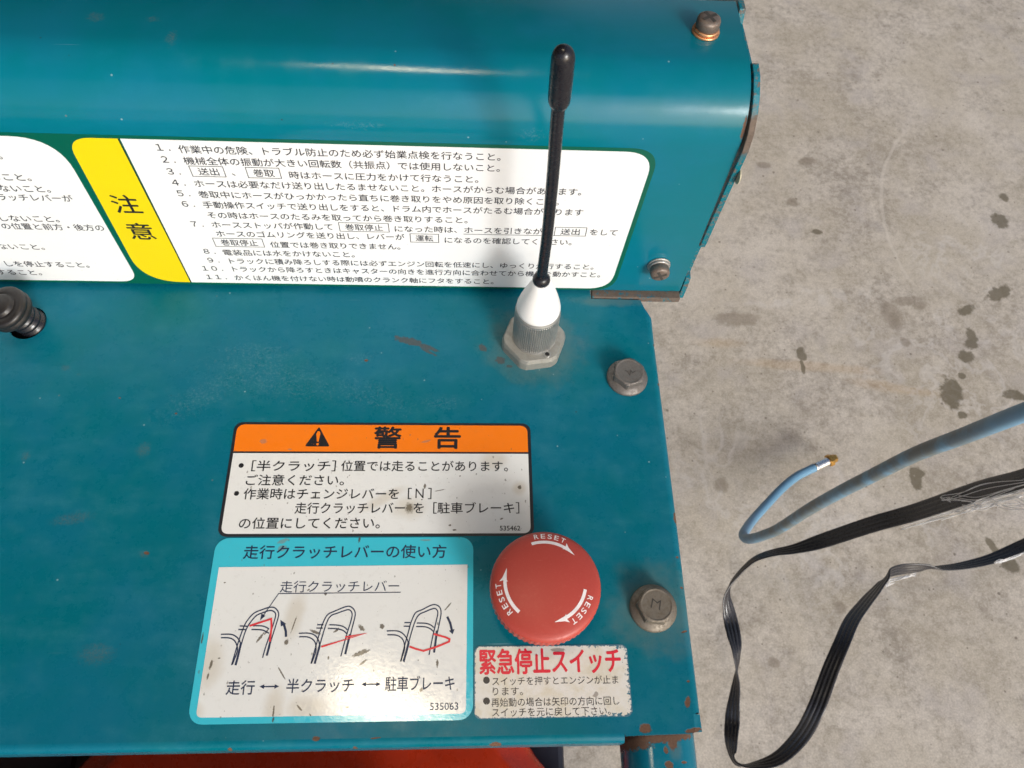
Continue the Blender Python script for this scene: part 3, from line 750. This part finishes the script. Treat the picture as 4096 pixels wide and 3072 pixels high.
# ------------------------------------------------------------------ emergency stop button
BX, BY = 8.9, -91.8
dome = [(0.3, 23.3), (4, 23.25), (8, 22.95), (12, 22.4), (15, 21.8), (17.2, 21.2), (18.4, 20.75), (19.1, 20.3), (19.55, 19.7)]
def dz(r):
    for (a, za), (c, zc) in zip(dome, dome[1:]):
        if r <= c: return za + (zc - za) * max(0, (r - a)) / (c - a)
    return dome[-1][1]
b = MB(); fr = Matrix.Translation((BX, BY, 0))
def serr(r, z, a):
    return r + (0.26 if (int(round(a / (2 * math.pi) * 240)) % 4 in (0, 1)) else -0.05) if 13 < z < 19.2 else r
b.lathe([(17.0, 12.4), (19.0, 12.6), (19.45, 13.2), (19.6, 18.9), (19.75, 19.3)] + dome[::-1], 240, fr, serr)
btn = b.build("emergency_stop_button", mat_red, M_); btn['label'] = "round red mushroom button printed RESET with arrows"
b = MB(); b.lathe([(14, 0), (15.5, .2), (15.5, 3), (12.5, 4.5), (11.5, 12.8)], 48, fr); b.build("button_collar", mat_navy, btn)
b = MB()
PB = lambda u, v, h: (BX + u, BY + v, dz(math.hypot(u, v)) + h)
CX, CY = -0.3, 0.9                                        # the print sits slightly off the centre
for k in range(3):
    t0 = math.radians(108 - 120 * k); 
    rA = 14.3; n = 14; span = math.radians(50)
    pts = [(CX + rA * math.cos(t0 - span * i / n), CY + rA * math.sin(t0 - span * i / n)) for i in range(n + 1)]
    b.stroke(pts, 1.15, 0.05, PB)
    ta = t0 - span; tb = t0 - math.radians(68)
    P = lambda r, a: (CX + r * math.cos(a), CY + r * math.sin(a))
    b.flat([P(rA - 1.0, ta + .04), P(rA - .6, ta - .01), P(rA - .3, tb + .12), P(rA + .1, tb), P(rA + .9, ta - 0.07), P(rA + 2.0, ta + .02), P(rA + .6, ta + .0)][::-1], 0.055, PB)
    for i, ch in enumerate("RESET"):
        a = t0 - math.radians(9 + 8.6 * i); r0 = 15.75; hgt = 1.9; wid = 1.62
        vs, fs = glyphs(ch, 0.012)
        xa = min(v[0] for v in vs); xb = max(v[0] for v in vs); yb = max(v[1] for v in vs)
        er = Vector((math.cos(a), math.sin(a))); et = Vector((math.sin(a), -math.cos(a)))
        o0 = Vector((CX, CY)) + er * r0
        b.add([PB(*(o0 + et * (((v[0] - xa) / (xb - xa) - .5) * wid) + er * (v[1] / yb * hgt)), 0.06) for v in vs], fs)
b.build("reset_print", mat_print_white, btn, fix=False)

# ------------------------------------------------------------------ stickers on the deck
H0, H1, H2, H3 = 0.12, 0.17, 0.22, 0.27
def sticker(name, poly, mat, lab, pl=PD):
    b = MB(); b.prism(poly, 0.01, H0, pl); o = b.build(name, mat, M_); o['label'] = lab; return o
# warning sticker
st = sticker("warning_sticker", rrect(-114.5, -67.4, 7.2, -18.9, 3.4), mat_black_vinyl, "black framed warning sticker with orange header")
b = MB(); b.flat(rpoly([(-113.3, -31.9, 0), (5.9, -31.9, 0), (5.9, -19.9, 3.4), (-113.4, -19.9, 3.4)]), H1, PD); b.build("header_band", mat_orange, st)
b = MB(); b.flat(rpoly([(-113.3, -66.3, 3.0), (5.9, -66.4, 3.0), (5.9, -32.7, 0), (-113.3, -32.7, 0)]), H1, PD); b.build("text_panel", mat_white, st)
b = MB()
b.flat(rpoly([(-85.2, -29.7, .5), (-75.1, -29.7, .5), (-80.2, -20.8, .5)], 3), H2, PD)
b.build("warning_triangle", mat_ink, st)
b = MB()
b.flat([(-81.0, -24.0), (-80.6, -22.9), (-79.8, -22.9), (-79.4, -24.0), (-79.8, -27.6), (-80.5, -27.6)][::-1], H3, PD); disc(b, -80.1, -28.7, .55, H3, PD)
b.build("exclamation_mark", mat_ink_orange, st)
b = MB()
text(b, "警", -57.4, -46.4, 0, 0, PD, H2, 0.018, (-30.4, -20.8)); text(b, "告", -32.7, -22.0, 0, 0, PD, H2, 0.018, (-30.4, -20.8))
e4 = 4.95
text(b, "［半クラッチ］", -105.2, -72.0, -38.2, e4, PD, H2, 0.008); text(b, "位置では走ることがあります。", -69.8, -2.6, -38.2, e4, PD, H2, 0.008)
disc(b, -109.4, -38.1, 1.0, H2, PD)
text(b, "ご注意ください。", -106.6, -68.2, -44.3, e4, PD, H2, 0.008)
disc(b, -109.6, -49.9, 1.0, H2, PD)
text(b, "作業時はチェンジレバーを", -106.8, -46.2, -50.1, e4, PD, H2, 0.008); text(b, "［", -42.6, -41.2, -50.0, e4, PD, H2, 0.008); text(b, "N", -39.6, -36.4, 0, 0, PD, H2, 0.006, (-51.9, -47.9)); text(b, "］", -34.6, -33.3, -50.0, e4, PD, H2, 0.008)
text(b, "走行クラッチレバー", -86.3, -43.6, -56.0, e4, PD, H2, 0.008); text(b, "を", -40.2, -36.2, -56.0, e4, PD, H2, 0.008); text(b, "［駐車ブレーキ］", -32.4, 1.6, -56.0, e4, PD, H2, 0.008)
text(b, "の位置にしてください。", -106.9, -53.0, -62.1, e4, PD, H2, 0.008)
text(b, "535462", -6.2, 1.8, 0, 0, PD, H2, 0.012, (-65.3, -63.4))
b.build("lettering", mat_ink, st)

# lever sticker
st = sticker("lever_guide_sticker", rrect(-114.6, -133.8, -16.6, -67.9, 5.0), mat_cyan, "light blue sticker showing three clutch lever positions")
b = MB(); b.flat(rpoly([(-112.0, -131.6, 2.2), (-19.1, -131.7, 2.2), (-18.8, -78.7, 0), (-112.0, -79.2, 0)]), H1, PD); b.build("diagram_panel", mat_white, st)
b = MB(); text(b, "走行クラッチレバーの使い方", -103.6, -27.0, -73.5, 5.6, PD, H1, 0.010); b.build("title_lettering", mat_ink_navy, st)
b = MB()
text(b, "走行クラッチレバー", -88.5, -44.4, -86.7, 4.7, PD, H2, 0.004)
b.build("callout_lettering", mat_ink_navy, st)
b = MB(); text(b, "走行", -103.0, -93.3, -122.0, 5.1, PD, H2, 0.008); text(b, "半クラッチ", -82.2, -58.8, -121.7, 5.1, PD, H2, 0.008); text(b, "駐車ブレーキ", -47.7, -23.2, -121.5, 5.3, PD, H2, 0.008)
b.build("position_lettering", mat_ink_navy, st)
b = MB(); text(b, "535063", -31.7, -21.8, 0, 0, PD, H2, 0.003, (-130.4, -128.0))
b.build("serial_number", mat_ink_navy, st)
TUBES = [
 [[(-102.28,-114.45),(-101.06,-106.63),(-99.75,-100.97),(-98.52,-98.36),(-96.68,-96.26),(-94.17,-95.12),(-91.62,-94.29),(-89.75,-94.36),(-88.38,-95.54),(-87.83,-97.14),(-88.28,-100.03),(-89.11,-104.19),(-89.92,-108.29),(-90.49,-111.33)],
  [(-101.0,-114.47),(-99.91,-107.41),(-98.82,-102.02),(-97.36,-99.16),(-95.77,-97.17),(-93.52,-96.13),(-91.22,-95.41),(-89.74,-95.8),(-88.92,-96.86),(-89.17,-99.24),(-89.99,-103.4),(-91.03,-107.77),(-91.79,-112.07)],
  [(-101.34,-100.85),(-98.7,-100.98)],[(-96.61,-100.84),(-93.45,-100.92),(-91.81,-101.41),(-90.67,-102.1)],[(-101.69,-102.09),(-99.06,-102.17)],[(-96.97,-102.14),(-93.27,-102.33),(-91.61,-103.02),(-90.5,-103.55)],
  [(-107.61,-103.74),(-104.06,-103.78),(-102.13,-104.57),(-100.8,-105.87),(-100.02,-107.41)],[(-107.44,-104.93),(-104.67,-105.01),(-103.02,-105.59),(-101.8,-106.88),(-100.96,-109.18),(-101.39,-111.71),(-102.06,-114.2)]],
 [[(-74.46,-114.29),(-73.07,-106.94),(-71.77,-100.98),(-70.24,-97.3),(-67.94,-95.99),(-63.52,-94.21),(-61.62,-94.44),(-60.33,-95.79),(-60.04,-97.66),(-60.8,-101.88),(-61.74,-107.07),(-62.59,-111.15)],
  [(-73.06,-114.31),(-71.76,-106.96),(-70.25,-100.21),(-68.88,-97.58),(-66.81,-96.69),(-63.05,-95.39),(-61.79,-95.78),(-61.15,-97.12),(-61.49,-99.76),(-62.51,-103.95),(-63.47,-108.59),(-64.1,-111.9)],
  [(-73.5,-100.7),(-71.27,-100.72)],[(-69.14,-100.74),(-65.93,-100.93),(-63.75,-101.58),(-62.5,-102.64)],[(-73.71,-101.85),(-71.42,-101.93)],[(-69.56,-102.0),(-66.09,-102.24),(-63.92,-102.89),(-62.5,-104.05)],
  [(-79.87,-103.66),(-76.02,-103.7),(-73.82,-104.61),(-72.44,-106.43),(-71.88,-108.49)],[(-79.58,-104.91),(-76.68,-104.99),(-74.76,-105.79),(-73.58,-107.19),(-73.1,-109.5),(-73.64,-112.04),(-74.32,-114.19)]],
 [[(-42.63,-113.93),(-41.54,-108.83),(-40.17,-103.13),(-39.48,-100.24),(-37.99,-96.79),(-35.59,-95.63),(-32.1,-93.93),(-30.19,-93.95),(-28.91,-94.99),(-28.49,-96.88),(-28.96,-100.08),(-29.92,-105.33),(-30.74,-111.01)],
  [(-41.41,-114.19),(-40.23,-108.33),(-38.85,-102.62),(-37.64,-98.93),(-36.35,-97.23),(-34.48,-96.39),(-31.52,-95.24),(-30.26,-95.52),(-29.68,-96.87),(-30.16,-99.53),(-30.94,-103.23),(-31.74,-107.39),(-32.53,-111.76)],
  [(-41.9,-100.22),(-39.75,-100.24)],[(-37.32,-100.42),(-34.08,-100.56),(-32.17,-101.21),(-31.07,-102.07)],[(-42.11,-101.53),(-39.81,-101.56)],[(-37.54,-101.69),(-34.31,-101.82),(-32.41,-102.47),(-31.2,-103.49)],
  [(-48.19,-103.16),(-44.45,-103.19),(-42.27,-104.16),(-40.7,-106.0),(-40.09,-107.82)],[(-47.86,-104.52),(-44.92,-104.65),(-43.01,-105.45),(-41.83,-107.02),(-41.41,-109.35),(-42.04,-111.9),(-42.63,-113.93)]]]
THICK = [[(-100.02,-106.65),(-100.39,-110.71),(-100.9,-114.47)],[(-89.54,-104.96),(-89.92,-108.29),(-90.38,-111.33)],[(-71.93,-107.98),(-72.53,-111.04),(-73.16,-114.31)],[(-61.43,-104.22),(-62.09,-108.09),(-62.59,-111.15)],[(-40.01,-107.3),(-40.68,-110.39),(-41.58,-113.94)],[(-29.86,-103.24),(-30.3,-107.41),(-30.74,-110.91)]]
RED = [[(-97.82,-100.88),(-90.32,-98.44),(-89.84,-101.59),(-89.88,-106.5)],[(-71.36,-108.5),(-55.61,-103.92),(-63.05,-105.24)],[(-39.68,-108.75),(-37.26,-109.65),(-34.58,-110.35),(-29.83,-108.97),(-25.33,-107.2),(-25.18,-106.32),(-26.7,-105.63),(-31.02,-104.38)]]
def c2(pts): return [(p.x, p.y) for p in catmull([(x, y, 0) for x, y in pts], 4)] if len(pts) > 3 else pts
for k in range(3):
    b = MB()
    for l in TUBES[k]: b.stroke(c2(l), 0.44, H2, PD)
    for l in THICK[2 * k:2 * k + 2]: b.stroke(l, 0.78, H2 + .01, PD)
    b.build("handle_drawing", mat_ink_navy, st)
    b = MB(); b.stroke(RED[k], 0.68, H3, PD); b.build("lever_drawing", mat_ink_redline, st)
b = MB()
b.stroke([(-43.74,-89.1),(-88.74,-89.25),(-93.4,-97.3)], 0.3, H2 + .02, PD); b.flat([(-94.3,-99.0),(-92.6,-97.3),(-94.1,-96.5)], H2 + .02, PD)
b.stroke([(-84.31,-104.86),(-84.6,-102.9),(-85.5,-100.6)], 0.85, H2, PD); b.flat([(-87.0,-98.8),(-84.7,-100.3),(-86.6,-101.2)], H2, PD)
b.stroke([(-26.18,-98.2),(-25.0,-100.7),(-24.4,-103.2)], 0.85, H2, PD); b.flat([(-24.1,-104.6),(-23.4,-102.7),(-25.5,-103.3)], H2, PD)
for (x0, x1, y) in ((-91.6, -84.8, -121.8), (-56.1, -49.3, -121.5)):
    b.stroke([(x0 + .8, y), (x1 - .8, y)], 0.42, H2, PD)
    b.flat([(x0, y), (x0 + 1.6, y - .75), (x0 + 1.6, y + .75)], H2 + .01, PD); b.flat([(x1, y), (x1 - 1.6, y + .75), (x1 - 1.6, y - .75)], H2 + .01, PD)
b.build("arrows", mat_ink_navy, st)

# stop switch sticker
st = sticker("stop_switch_sticker", rrect(-16.2, -133.6, 40.1, -108.8, 2.4), mat_eroded, "small worn white sticker with red heading below the button")
b = MB(); text(b, "緊急停止スイッチ", -14.2, 37.2, 0, 0, PD, H1, 0.03, (-118.7, -110.0)); b.build("heading_lettering", mat_ink_red, st)
b = MB()
disc(b, -11.8, -120.7, 1.2, H1, PD); disc(b, -11.8, -127.7, 1.2, H1, PD)
for s_, x0, x1, y in (("スイッチを押すとエンジンが止ま", -9.7, 35.8, -121.1), ("ります。", -9.6, 1.2, -124.5), ("再始動の場合は矢印の方向に回し", -10.1, 35.6, -128.2), ("スイッチを元に戻して下さい。", -9.9, 32.2, -131.5)):
    text(b, s_, x0, x1, y, 3.15, PD, H1, 0.0)
b.build("lettering", mat_ink_worn, st)

# ------------------------------------------------------------------ caution sticker on the front of the cover
b = MB()
b.prism(rpoly([(-475, 1.9, 0), (47.5, 2.2, 11), (50.2, 91.2, 11), (-475, 91.0, 0)], 10), 0.01, 0.10, PF)
st = b.build("caution_sticker", mat_green, M_); st['label'] = "wide green edged caution sticker with yellow band and eleven printed rules"
b = MB(); b.flat(rpoly([(-142.0, 3.7, 0), (45.6, 3.6, 11), (48.3, 89.5, 11), (-141.6, 89.6, 0)], 10), 0.16, PF); b.build("rules_panel", mat_white_clean, st)
b = MB(); b.flat(rpoly([(-163.0, 3.7, 17), (-142.6, 3.7, 0), (-142.2, 89.6, 0), (-160.3, 89.6, 9)], 10), 0.16, PF); b.build("yellow_band", mat_yellow, st)
b = MB(); b.flat(rpoly([(-475, 3.2, 0), (-165.0, 3.6, 8), (-163.6, 89.5, 16), (-475, 89.3, 0)], 10), 0.16, PF); b.build("left_rules_panel", mat_white_clean, st)
b = MB()
text(b, "注", -157.1, -147.0, 0, 0, PF, .22, 0.01, (49.9, 60.4)); text(b, "意", -157.0, -147.1, 0, 0, PF, .22, 0.01, (33.6, 43.9))
b.stroke([(-142.3, 89.6), (-142.3, 3.7)], 0.35, .22, PF)
b.build("caution_lettering", mat_ink, st)
EMF = 4.25
b = MB()
fh = .22
BOLD = 0.009
def ln(s_, x0, x1, z): text(b, s_, x0, x1, z, EMF, PF, fh, BOLD)
def num(s_, z):
    for i, ch in enumerate(s_):
        xc = -129.4 + 3.9 * (i - (len(s_) - 1))
        text(b, {"1": "１", "2": "２", "3": "３", "4": "４", "5": "５", "6": "６", "7": "７", "8": "８", "9": "９", "0": "０"}[ch], xc, None, z, EMF, PF, fh, BOLD)
    disc(b, -126.1, z - 1.3, .32, fh, PF, 8)
def frame(x0, x1, z): b.stroke([(x0, z - 2.65), (x1, z - 2.65), (x1, z + 2.75), (x0, z + 2.75)], 0.3, fh, PF, True)
ln("作業中の危険、トラブル防止のため必ず始業点検を行なうこと。", -122.9, -8.0, 85.3); num("1", 86.0)
ln("機械全体の振動が大きい回転数（共振点）では使用しないこと。", -122.8, -8.0, 79.6); num("2", 80.0)
num("3", 73.9); frame(-121.8, -109.7, 74.2); ln("送出", -119.2, -111.8, 74.2); ln("、", -107.2, -106.0, 74.2); frame(-101.5, -89.4, 74.1); ln("巻取", -99.2, -91.6, 74.1); ln("時はホースに圧力をかけて行なうこと。", -86.2, -15.9, 73.4)
ln("ホースは必要なだけ送り出したるませないこと。ホースがからむ場合があります。", -122.4, 24.1, 67.7); num("4", 68.0)
ln("巻取中にホースがひっかかったら直ちに巻き取りをやめ原因を取り除くこと。", -122.6, 16.0, 61.7); num("5", 62.1)
ln("手動操作スイッチで送り出しをすると、ドラム内でホースがたるむ場合があります", -122.6, 26.3, 55.8); num("6", 56.1)
ln("その時はホースのたるみを取ってから巻き取りすること。", -122.5, -19.8, 49.7)
num("7", 44.1); ln("ホースストッパが作動して", -122.5, -74.4, 43.9); frame(-71.7, -51.8, 43.9); ln("巻取停止", -69.4, -54.2, 43.9); ln("になった時は、ホースを引きながら", -49.4, 14.6, 43.5); frame(16.2, 29.2, 43.7); ln("送出", 18.6, 26.6, 43.7); ln("をして", 30.8, 42.2, 43.7)
b.stroke([(-21.4, 40.9), (16.2, 40.9)], 0.3, fh, PF)
ln("ホースのゴムリングを送り出し、レバーが", -122.2, -45.8, 38.2); frame(-43.4, -31.7, 37.7); ln("運転", -41.2, -34.0, 37.7); ln("になるのを確認してください。", -29.2, 24.1, 36.8)
frame(-124.5, -104.5, 32.5); ln("巻取停止", -121.8, -106.9, 32.5); ln("位置では巻き取りできません。", -101.8, -48.0, 31.7)
ln("電装品には水をかけないこと。", -122.6, -67.8, 25.8); num("8", 26.4)
ln("トラックに積み降ろしする際には必ずエンジン回転を低速にし、ゆっくり走行すること。", -121.5, 35.9, 19.9); num("9", 20.3)
ln("トラックから降ろすときはキャスターの向きを進行方向に合わせてから機械を動かすこと。", -121.6, 39.7, 14.2); num("10", 14.4)
ln("かくはん機を付けない時は動噴のクランク軸にフタをすること。", -122.2, -7.8, 7.8); num("11", 8.1)
b.build("rules_lettering", mat_ink_front, st)
b = MB()
for s_, x1, z in (("ないこと。", -186.6, 80.0), ("ること。", -181.6, 68.9), ("ないこと。", -177.3, 62.8), ("ラッチレバーが", -171.0, 57.8), ("しないこと。", -181.6, 45.4), ("の位置と前方・後方の", -166.0, 40.5), ("ないこと。", -195.3, 27.3), ("しを停止すること。", -182.0, 15.4), ("すること。", -204.5, 9.3)):
    ln(s_, x1 - 4.0 * len(s_) + (1.6 if s_.endswith("。") else 0.3), x1 - (0.0 if s_.endswith("。") else 0), z)
b.build("left_lettering", mat_ink_front, st)

# ------------------------------------------------------------------ handle tube, engine parts below the front edge, added shade plate
b = MB()
sec = rrect(38.7, -30.5, 64.0, -3.2, 8.5, 6)
ys = [-118, -140, -160, -200, -260]
b.rings([[(x + (-0.25 if y < -150 else 0), y, z) for x, z in sec] for y in ys], True, True, True, True)
tag(b.build("handle_tube", mat_tube, M_), "chipped teal tube leading toward the viewer under the deck corner")
b = MB()
lay = [(0, -112, 0), (1.5, -106, 1), (5, -102.5, 1), (12, -101.5, 1), (15, -98.5, 1), (18, -98.0, 1)]
outl = [(-184, -60), (0, -60), (8.5, -118), (10.8, -134), (14.5, -139.5), (23, -149.5), (60, -190), (60, -226), (-250, -226), (-250, -200), (-204, -150), (-194, -141), (-188, -134)]
cxy = Vector((-80, -150))
rings = [[(x, y, -220) for x, y in outl]]
for d, z, _ in lay:
    ring = []
    for x, y in outl:
        p = Vector((x, y)); q = p + (cxy - p).normalized() * d; ring.append((q.x, q.y, z))
    rings.append(ring)
b.rings(rings, True, True, True, True)
eng = b.build("engine_cover", mat_orange_cover, M_); eng['label'] = "orange red engine cover below the front edge"
b = MB(); b.box(-430, 4, -246, -238, -330, 2); b.build("added_shade_plate", mat_navy, M_, bevel=2)  # unseen plate, added only to cast shade on the orange cover
b = MB(); b.box(-190, 29.5, -226, -40, -330, -124); b.build("engine_block", mat_navy, M_, bevel=3)
b = MB(); b.box(-330, -206, -226, -60, -260, -130); b.build("side_case", simple("dark_maroon", (0.05, 0.018, 0.014), 0.5), M_, bevel=4)

# ------------------------------------------------------------------ blue air hose
HOSE = [(412.8,205.1,-591.3),(386.2,192.1,-588.8),(361.8,174.1,-583.0),(336.1,150.9,-574.5),(309.2,125.9,-555.6),(290.2,106.8,-530.8),(279.0,94.3,-512.1),(276.8,86.2,-499.5),(278.3,80.5,-479.7),(281.3,76.5,-453.3),(283.5,73.2,-426.4),(282.4,66.3,-350.6),(283.1,59.9,-291.4),(284.7,54.2,-243.2),(284.9,45.3,-179.7),(281.4,32.9,-124.1),(273.8,17.3,-59.0),(269.9,5.9,-14.2),(262,-12,55)]
hs = empty("air_hose", (428, 214, GROUND))
tag(hs, "light blue rubber air hose curling down to a brass end on the concrete", "hose")
b = MB(); b.tube(catmull(HOSE, 6), 5.15, 20); b.build("hose_tube", mat_hose, hs)
d = (Vector((443.6, 218.9, -591.5)) - Vector((412.8, 205.1, -591.3))); d.normalize()
fr = Matrix.Translation((412.8, 205.1, -591.3)) @ d.to_track_quat('Z', 'Y').to_matrix().to_4x4()
b = MB(); b.lathe([(5.2, -2), (5.7, -1.6), (5.9, 1), (5.4, 3), (5.9, 5), (5.4, 9), (5.9, 11), (5.4, 15), (5.9, 17), (5.5, 19), (4, 19.2)], 28, fr); b.build("crimp_ferrule", mat_chrome, hs)
b = MB(); b.lathe([(4, 19.3), (7.6, 19.4), (7.8, 20), (7.8, 24.5), (7.0, 25.2), (5.4, 25.3), (5.4, 30), (4.6, 31.5), (3.6, 31.6), (3.4, 27.5), (0.3, 27.5)], 6, fr, smooth=False); b.build("brass_fitting", mat_brass, hs)

# ------------------------------------------------------------------ black strap with frayed fibres
STRAP = [(372.6,30.7,-158.9,-0.209,0.953,0.221),(372.2,35.4,-201.9,-0.163,0.955,0.248),(377.5,49.5,-262.2,0.017,1.0,0.003),(375.7,62.2,-346.5,-0.01,0.999,-0.05),(356.2,65.3,-391.7,-0.042,0.998,-0.041),(332.1,65.5,-438.7,-0.023,0.988,-0.153),(310.7,64.3,-463.5,0.221,0.781,-0.584),(293.3,64.1,-476.2,0.267,0.623,-0.735),(280.1,62.1,-489.5,0.209,0.521,-0.828),(267.7,53.5,-495.0,0.184,0.415,-0.891),(256.8,42.9,-501.4,0.21,0.328,-0.921),(252.5,36.1,-505.4,0.366,0.204,-0.908),(250.4,25.2,-511.4,0.746,0.169,-0.644),(254.3,7.2,-520.8,0.979,0.183,-0.085),(254.3,-8.6,-517.9,0.963,0.186,-0.194),(253.7,-24.0,-514.9,0.797,0.163,-0.582),(254.8,-36.1,-521.3,0.494,0.135,-0.859),(254.4,-42.8,-525.0,0.275,0.14,-0.951),(253.9,-53.5,-530.8,-0.14,0.175,-0.974),(251.5,-72.3,-541.1,-0.53,0.181,-0.828),(250.1,-87.0,-549.1,-0.798,0.142,-0.585),(245.7,-102.6,-546.4,-0.62,0.081,-0.78),(246.5,-115.9,-553.5,-0.086,-0.04,-0.995),(249.9,-125.5,-547.0,0.263,-0.023,-0.964),(263.3,-126.8,-535.5,0.287,0.416,-0.863),(281.3,-121.8,-520.2,-0.13,0.742,-0.658),(297.9,-105.1,-498.7,-0.581,0.653,-0.486),(307.5,-83.2,-474.9,-0.745,0.48,-0.462),(324.5,-52.1,-468.4,-0.692,0.464,-0.553),(339.8,-27.9,-465.7,-0.584,0.51,-0.632),(359.2,-4.3,-474.4,-0.331,0.585,-0.74),(381.2,14.3,-485.7,0.017,0.561,-0.827),(402.9,30.9,-498.1,0.18,0.485,-0.856),(416.7,42.1,-502.5,0.281,0.412,-0.866),(428.3,51.5,-508.0,0.552,-0.077,-0.83),(448.1,56.9,-515.1,0.409,-0.372,-0.833),(470.4,58.9,-518.2,0.416,-0.218,-0.883),(491.3,59.6,-522.2,0.515,0.42,-0.747),(515.8,61.2,-519.6,0.461,0.63,-0.624),(548.5,67.3,-514.1,0.331,0.809,-0.485),(583.1,78.9,-505.6,0.066,0.973,-0.22),(622.6,94.3,-483.2,0.001,0.992,-0.124)]
sp = empty("packing_strap", (330, -20, GROUND))
tag(sp, "twisted black ribbed plastic strap with frayed white threads above the concrete", "strap")
C_ = catmull([p[:3] for p in STRAP], 5); A_ = catmull([p[3:] for p in STRAP], 5)
rows = []
NS = 31
for i, (p, a) in enumerate(zip(C_, A_)):
    t = (C_[min(i + 1, len(C_) - 1)] - C_[max(i - 1, 0)]).normalized()
    a = (a - t * a.dot(t)).normalized(); nn = t.cross(a)
    row = []
    for sgn in (1, -1):
        for j in range(NS):
            u = j / (NS - 1) if sgn == 1 else 1 - j / (NS - 1)
            rib = abs(math.sin(u * 4 * math.pi)) ** 0.6
            hgt = (0.10 + 0.95 * rib) * sgn
            row.append(tuple(p + a * ((u - 0.5) * 15.5) + nn * hgt))
    rows.append(row)
b = MB(); b.rings(rows, True, True, True, True); b.build("strap_band", mat_strap, sp)
THR = [[(372.9,36.7,-202.3),(377.4,51.4,-250.7),(377.8,55.9,-280.7),(376.8,61.8,-303.5),(376.7,61.1,-307.2),(377.3,58.0,-296.9)],[(373.0,31.0,-205.4),(377.2,39.7,-250.6),(377.8,40.8,-267.2),(377.9,46.2,-275.1),(377.1,59.3,-300.5)],[(373.0,34.8,-203.3),(376.3,40.0,-235.3),(377.8,46.0,-264.4),(377.7,55.1,-285.5)],[(373.1,20.7,-210.9),(375.9,28.7,-235.0),(377.4,42.0,-253.6),(377.9,44.0,-276.3),(377.6,47.3,-296.2)],[(373.0,30.1,-205.9),(377.0,37.4,-247.5),(377.9,43.5,-287.4),(375.8,51.2,-326.6),(370.9,55.4,-367.9)],[(373.8,27.5,-214.1),(377.5,37.6,-258.2),(377.6,46.2,-296.8),(373.7,52.8,-347.5)],[(373.1,22.5,-209.9),(375.5,32.8,-228.5),(377.5,36.5,-258.7),(377.8,47.3,-285.3)],[(374.7,35.9,-218.2),(377.1,40.0,-248.2),(377.9,44.9,-282.3),(376.6,50.3,-316.2)]]
THR2 = [[(449.8,47.0,-497.6),(434.0,44.3,-500.1),(421.4,42.7,-501.8),(418.3,39.3,-503.9),(419.9,36.8,-505.1),(427.7,39.8,-503.0)],[(445.1,45.7,-498.6),(430.9,42.5,-501.3),(423.0,40.6,-502.8),(419.1,36.5,-505.3)],[(562.1,64.2,-480.8),(549.2,60.2,-483.8),(536.6,57.7,-486.0),(531.9,55.7,-487.4),(538.2,56.3,-486.6)],[(558.7,62.1,-482.1),(544.5,58.3,-485.2),(533.5,56.4,-486.9)]]
b = MB()
for l in THR + THR2:
    near = l in THR
    for k in range(3):
        j = lambda a=1.6: random.uniform(-a, a) if k else 0
        lift = random.uniform(1.5, 5.0) if near else random.uniform(1.0, 2.0)
        b.tube(catmull([(x - lift * 0.6 + j(0.8), y - lift * 0.5 + j() - (2.5 * k if near else 0) * random.random(), z + lift + j()) for x, y, z in l], 6), 0.26 if near else 0.28, 5)
o = b.build("frayed_threads", mat_thread, sp); o['kind'] = 'stuff'
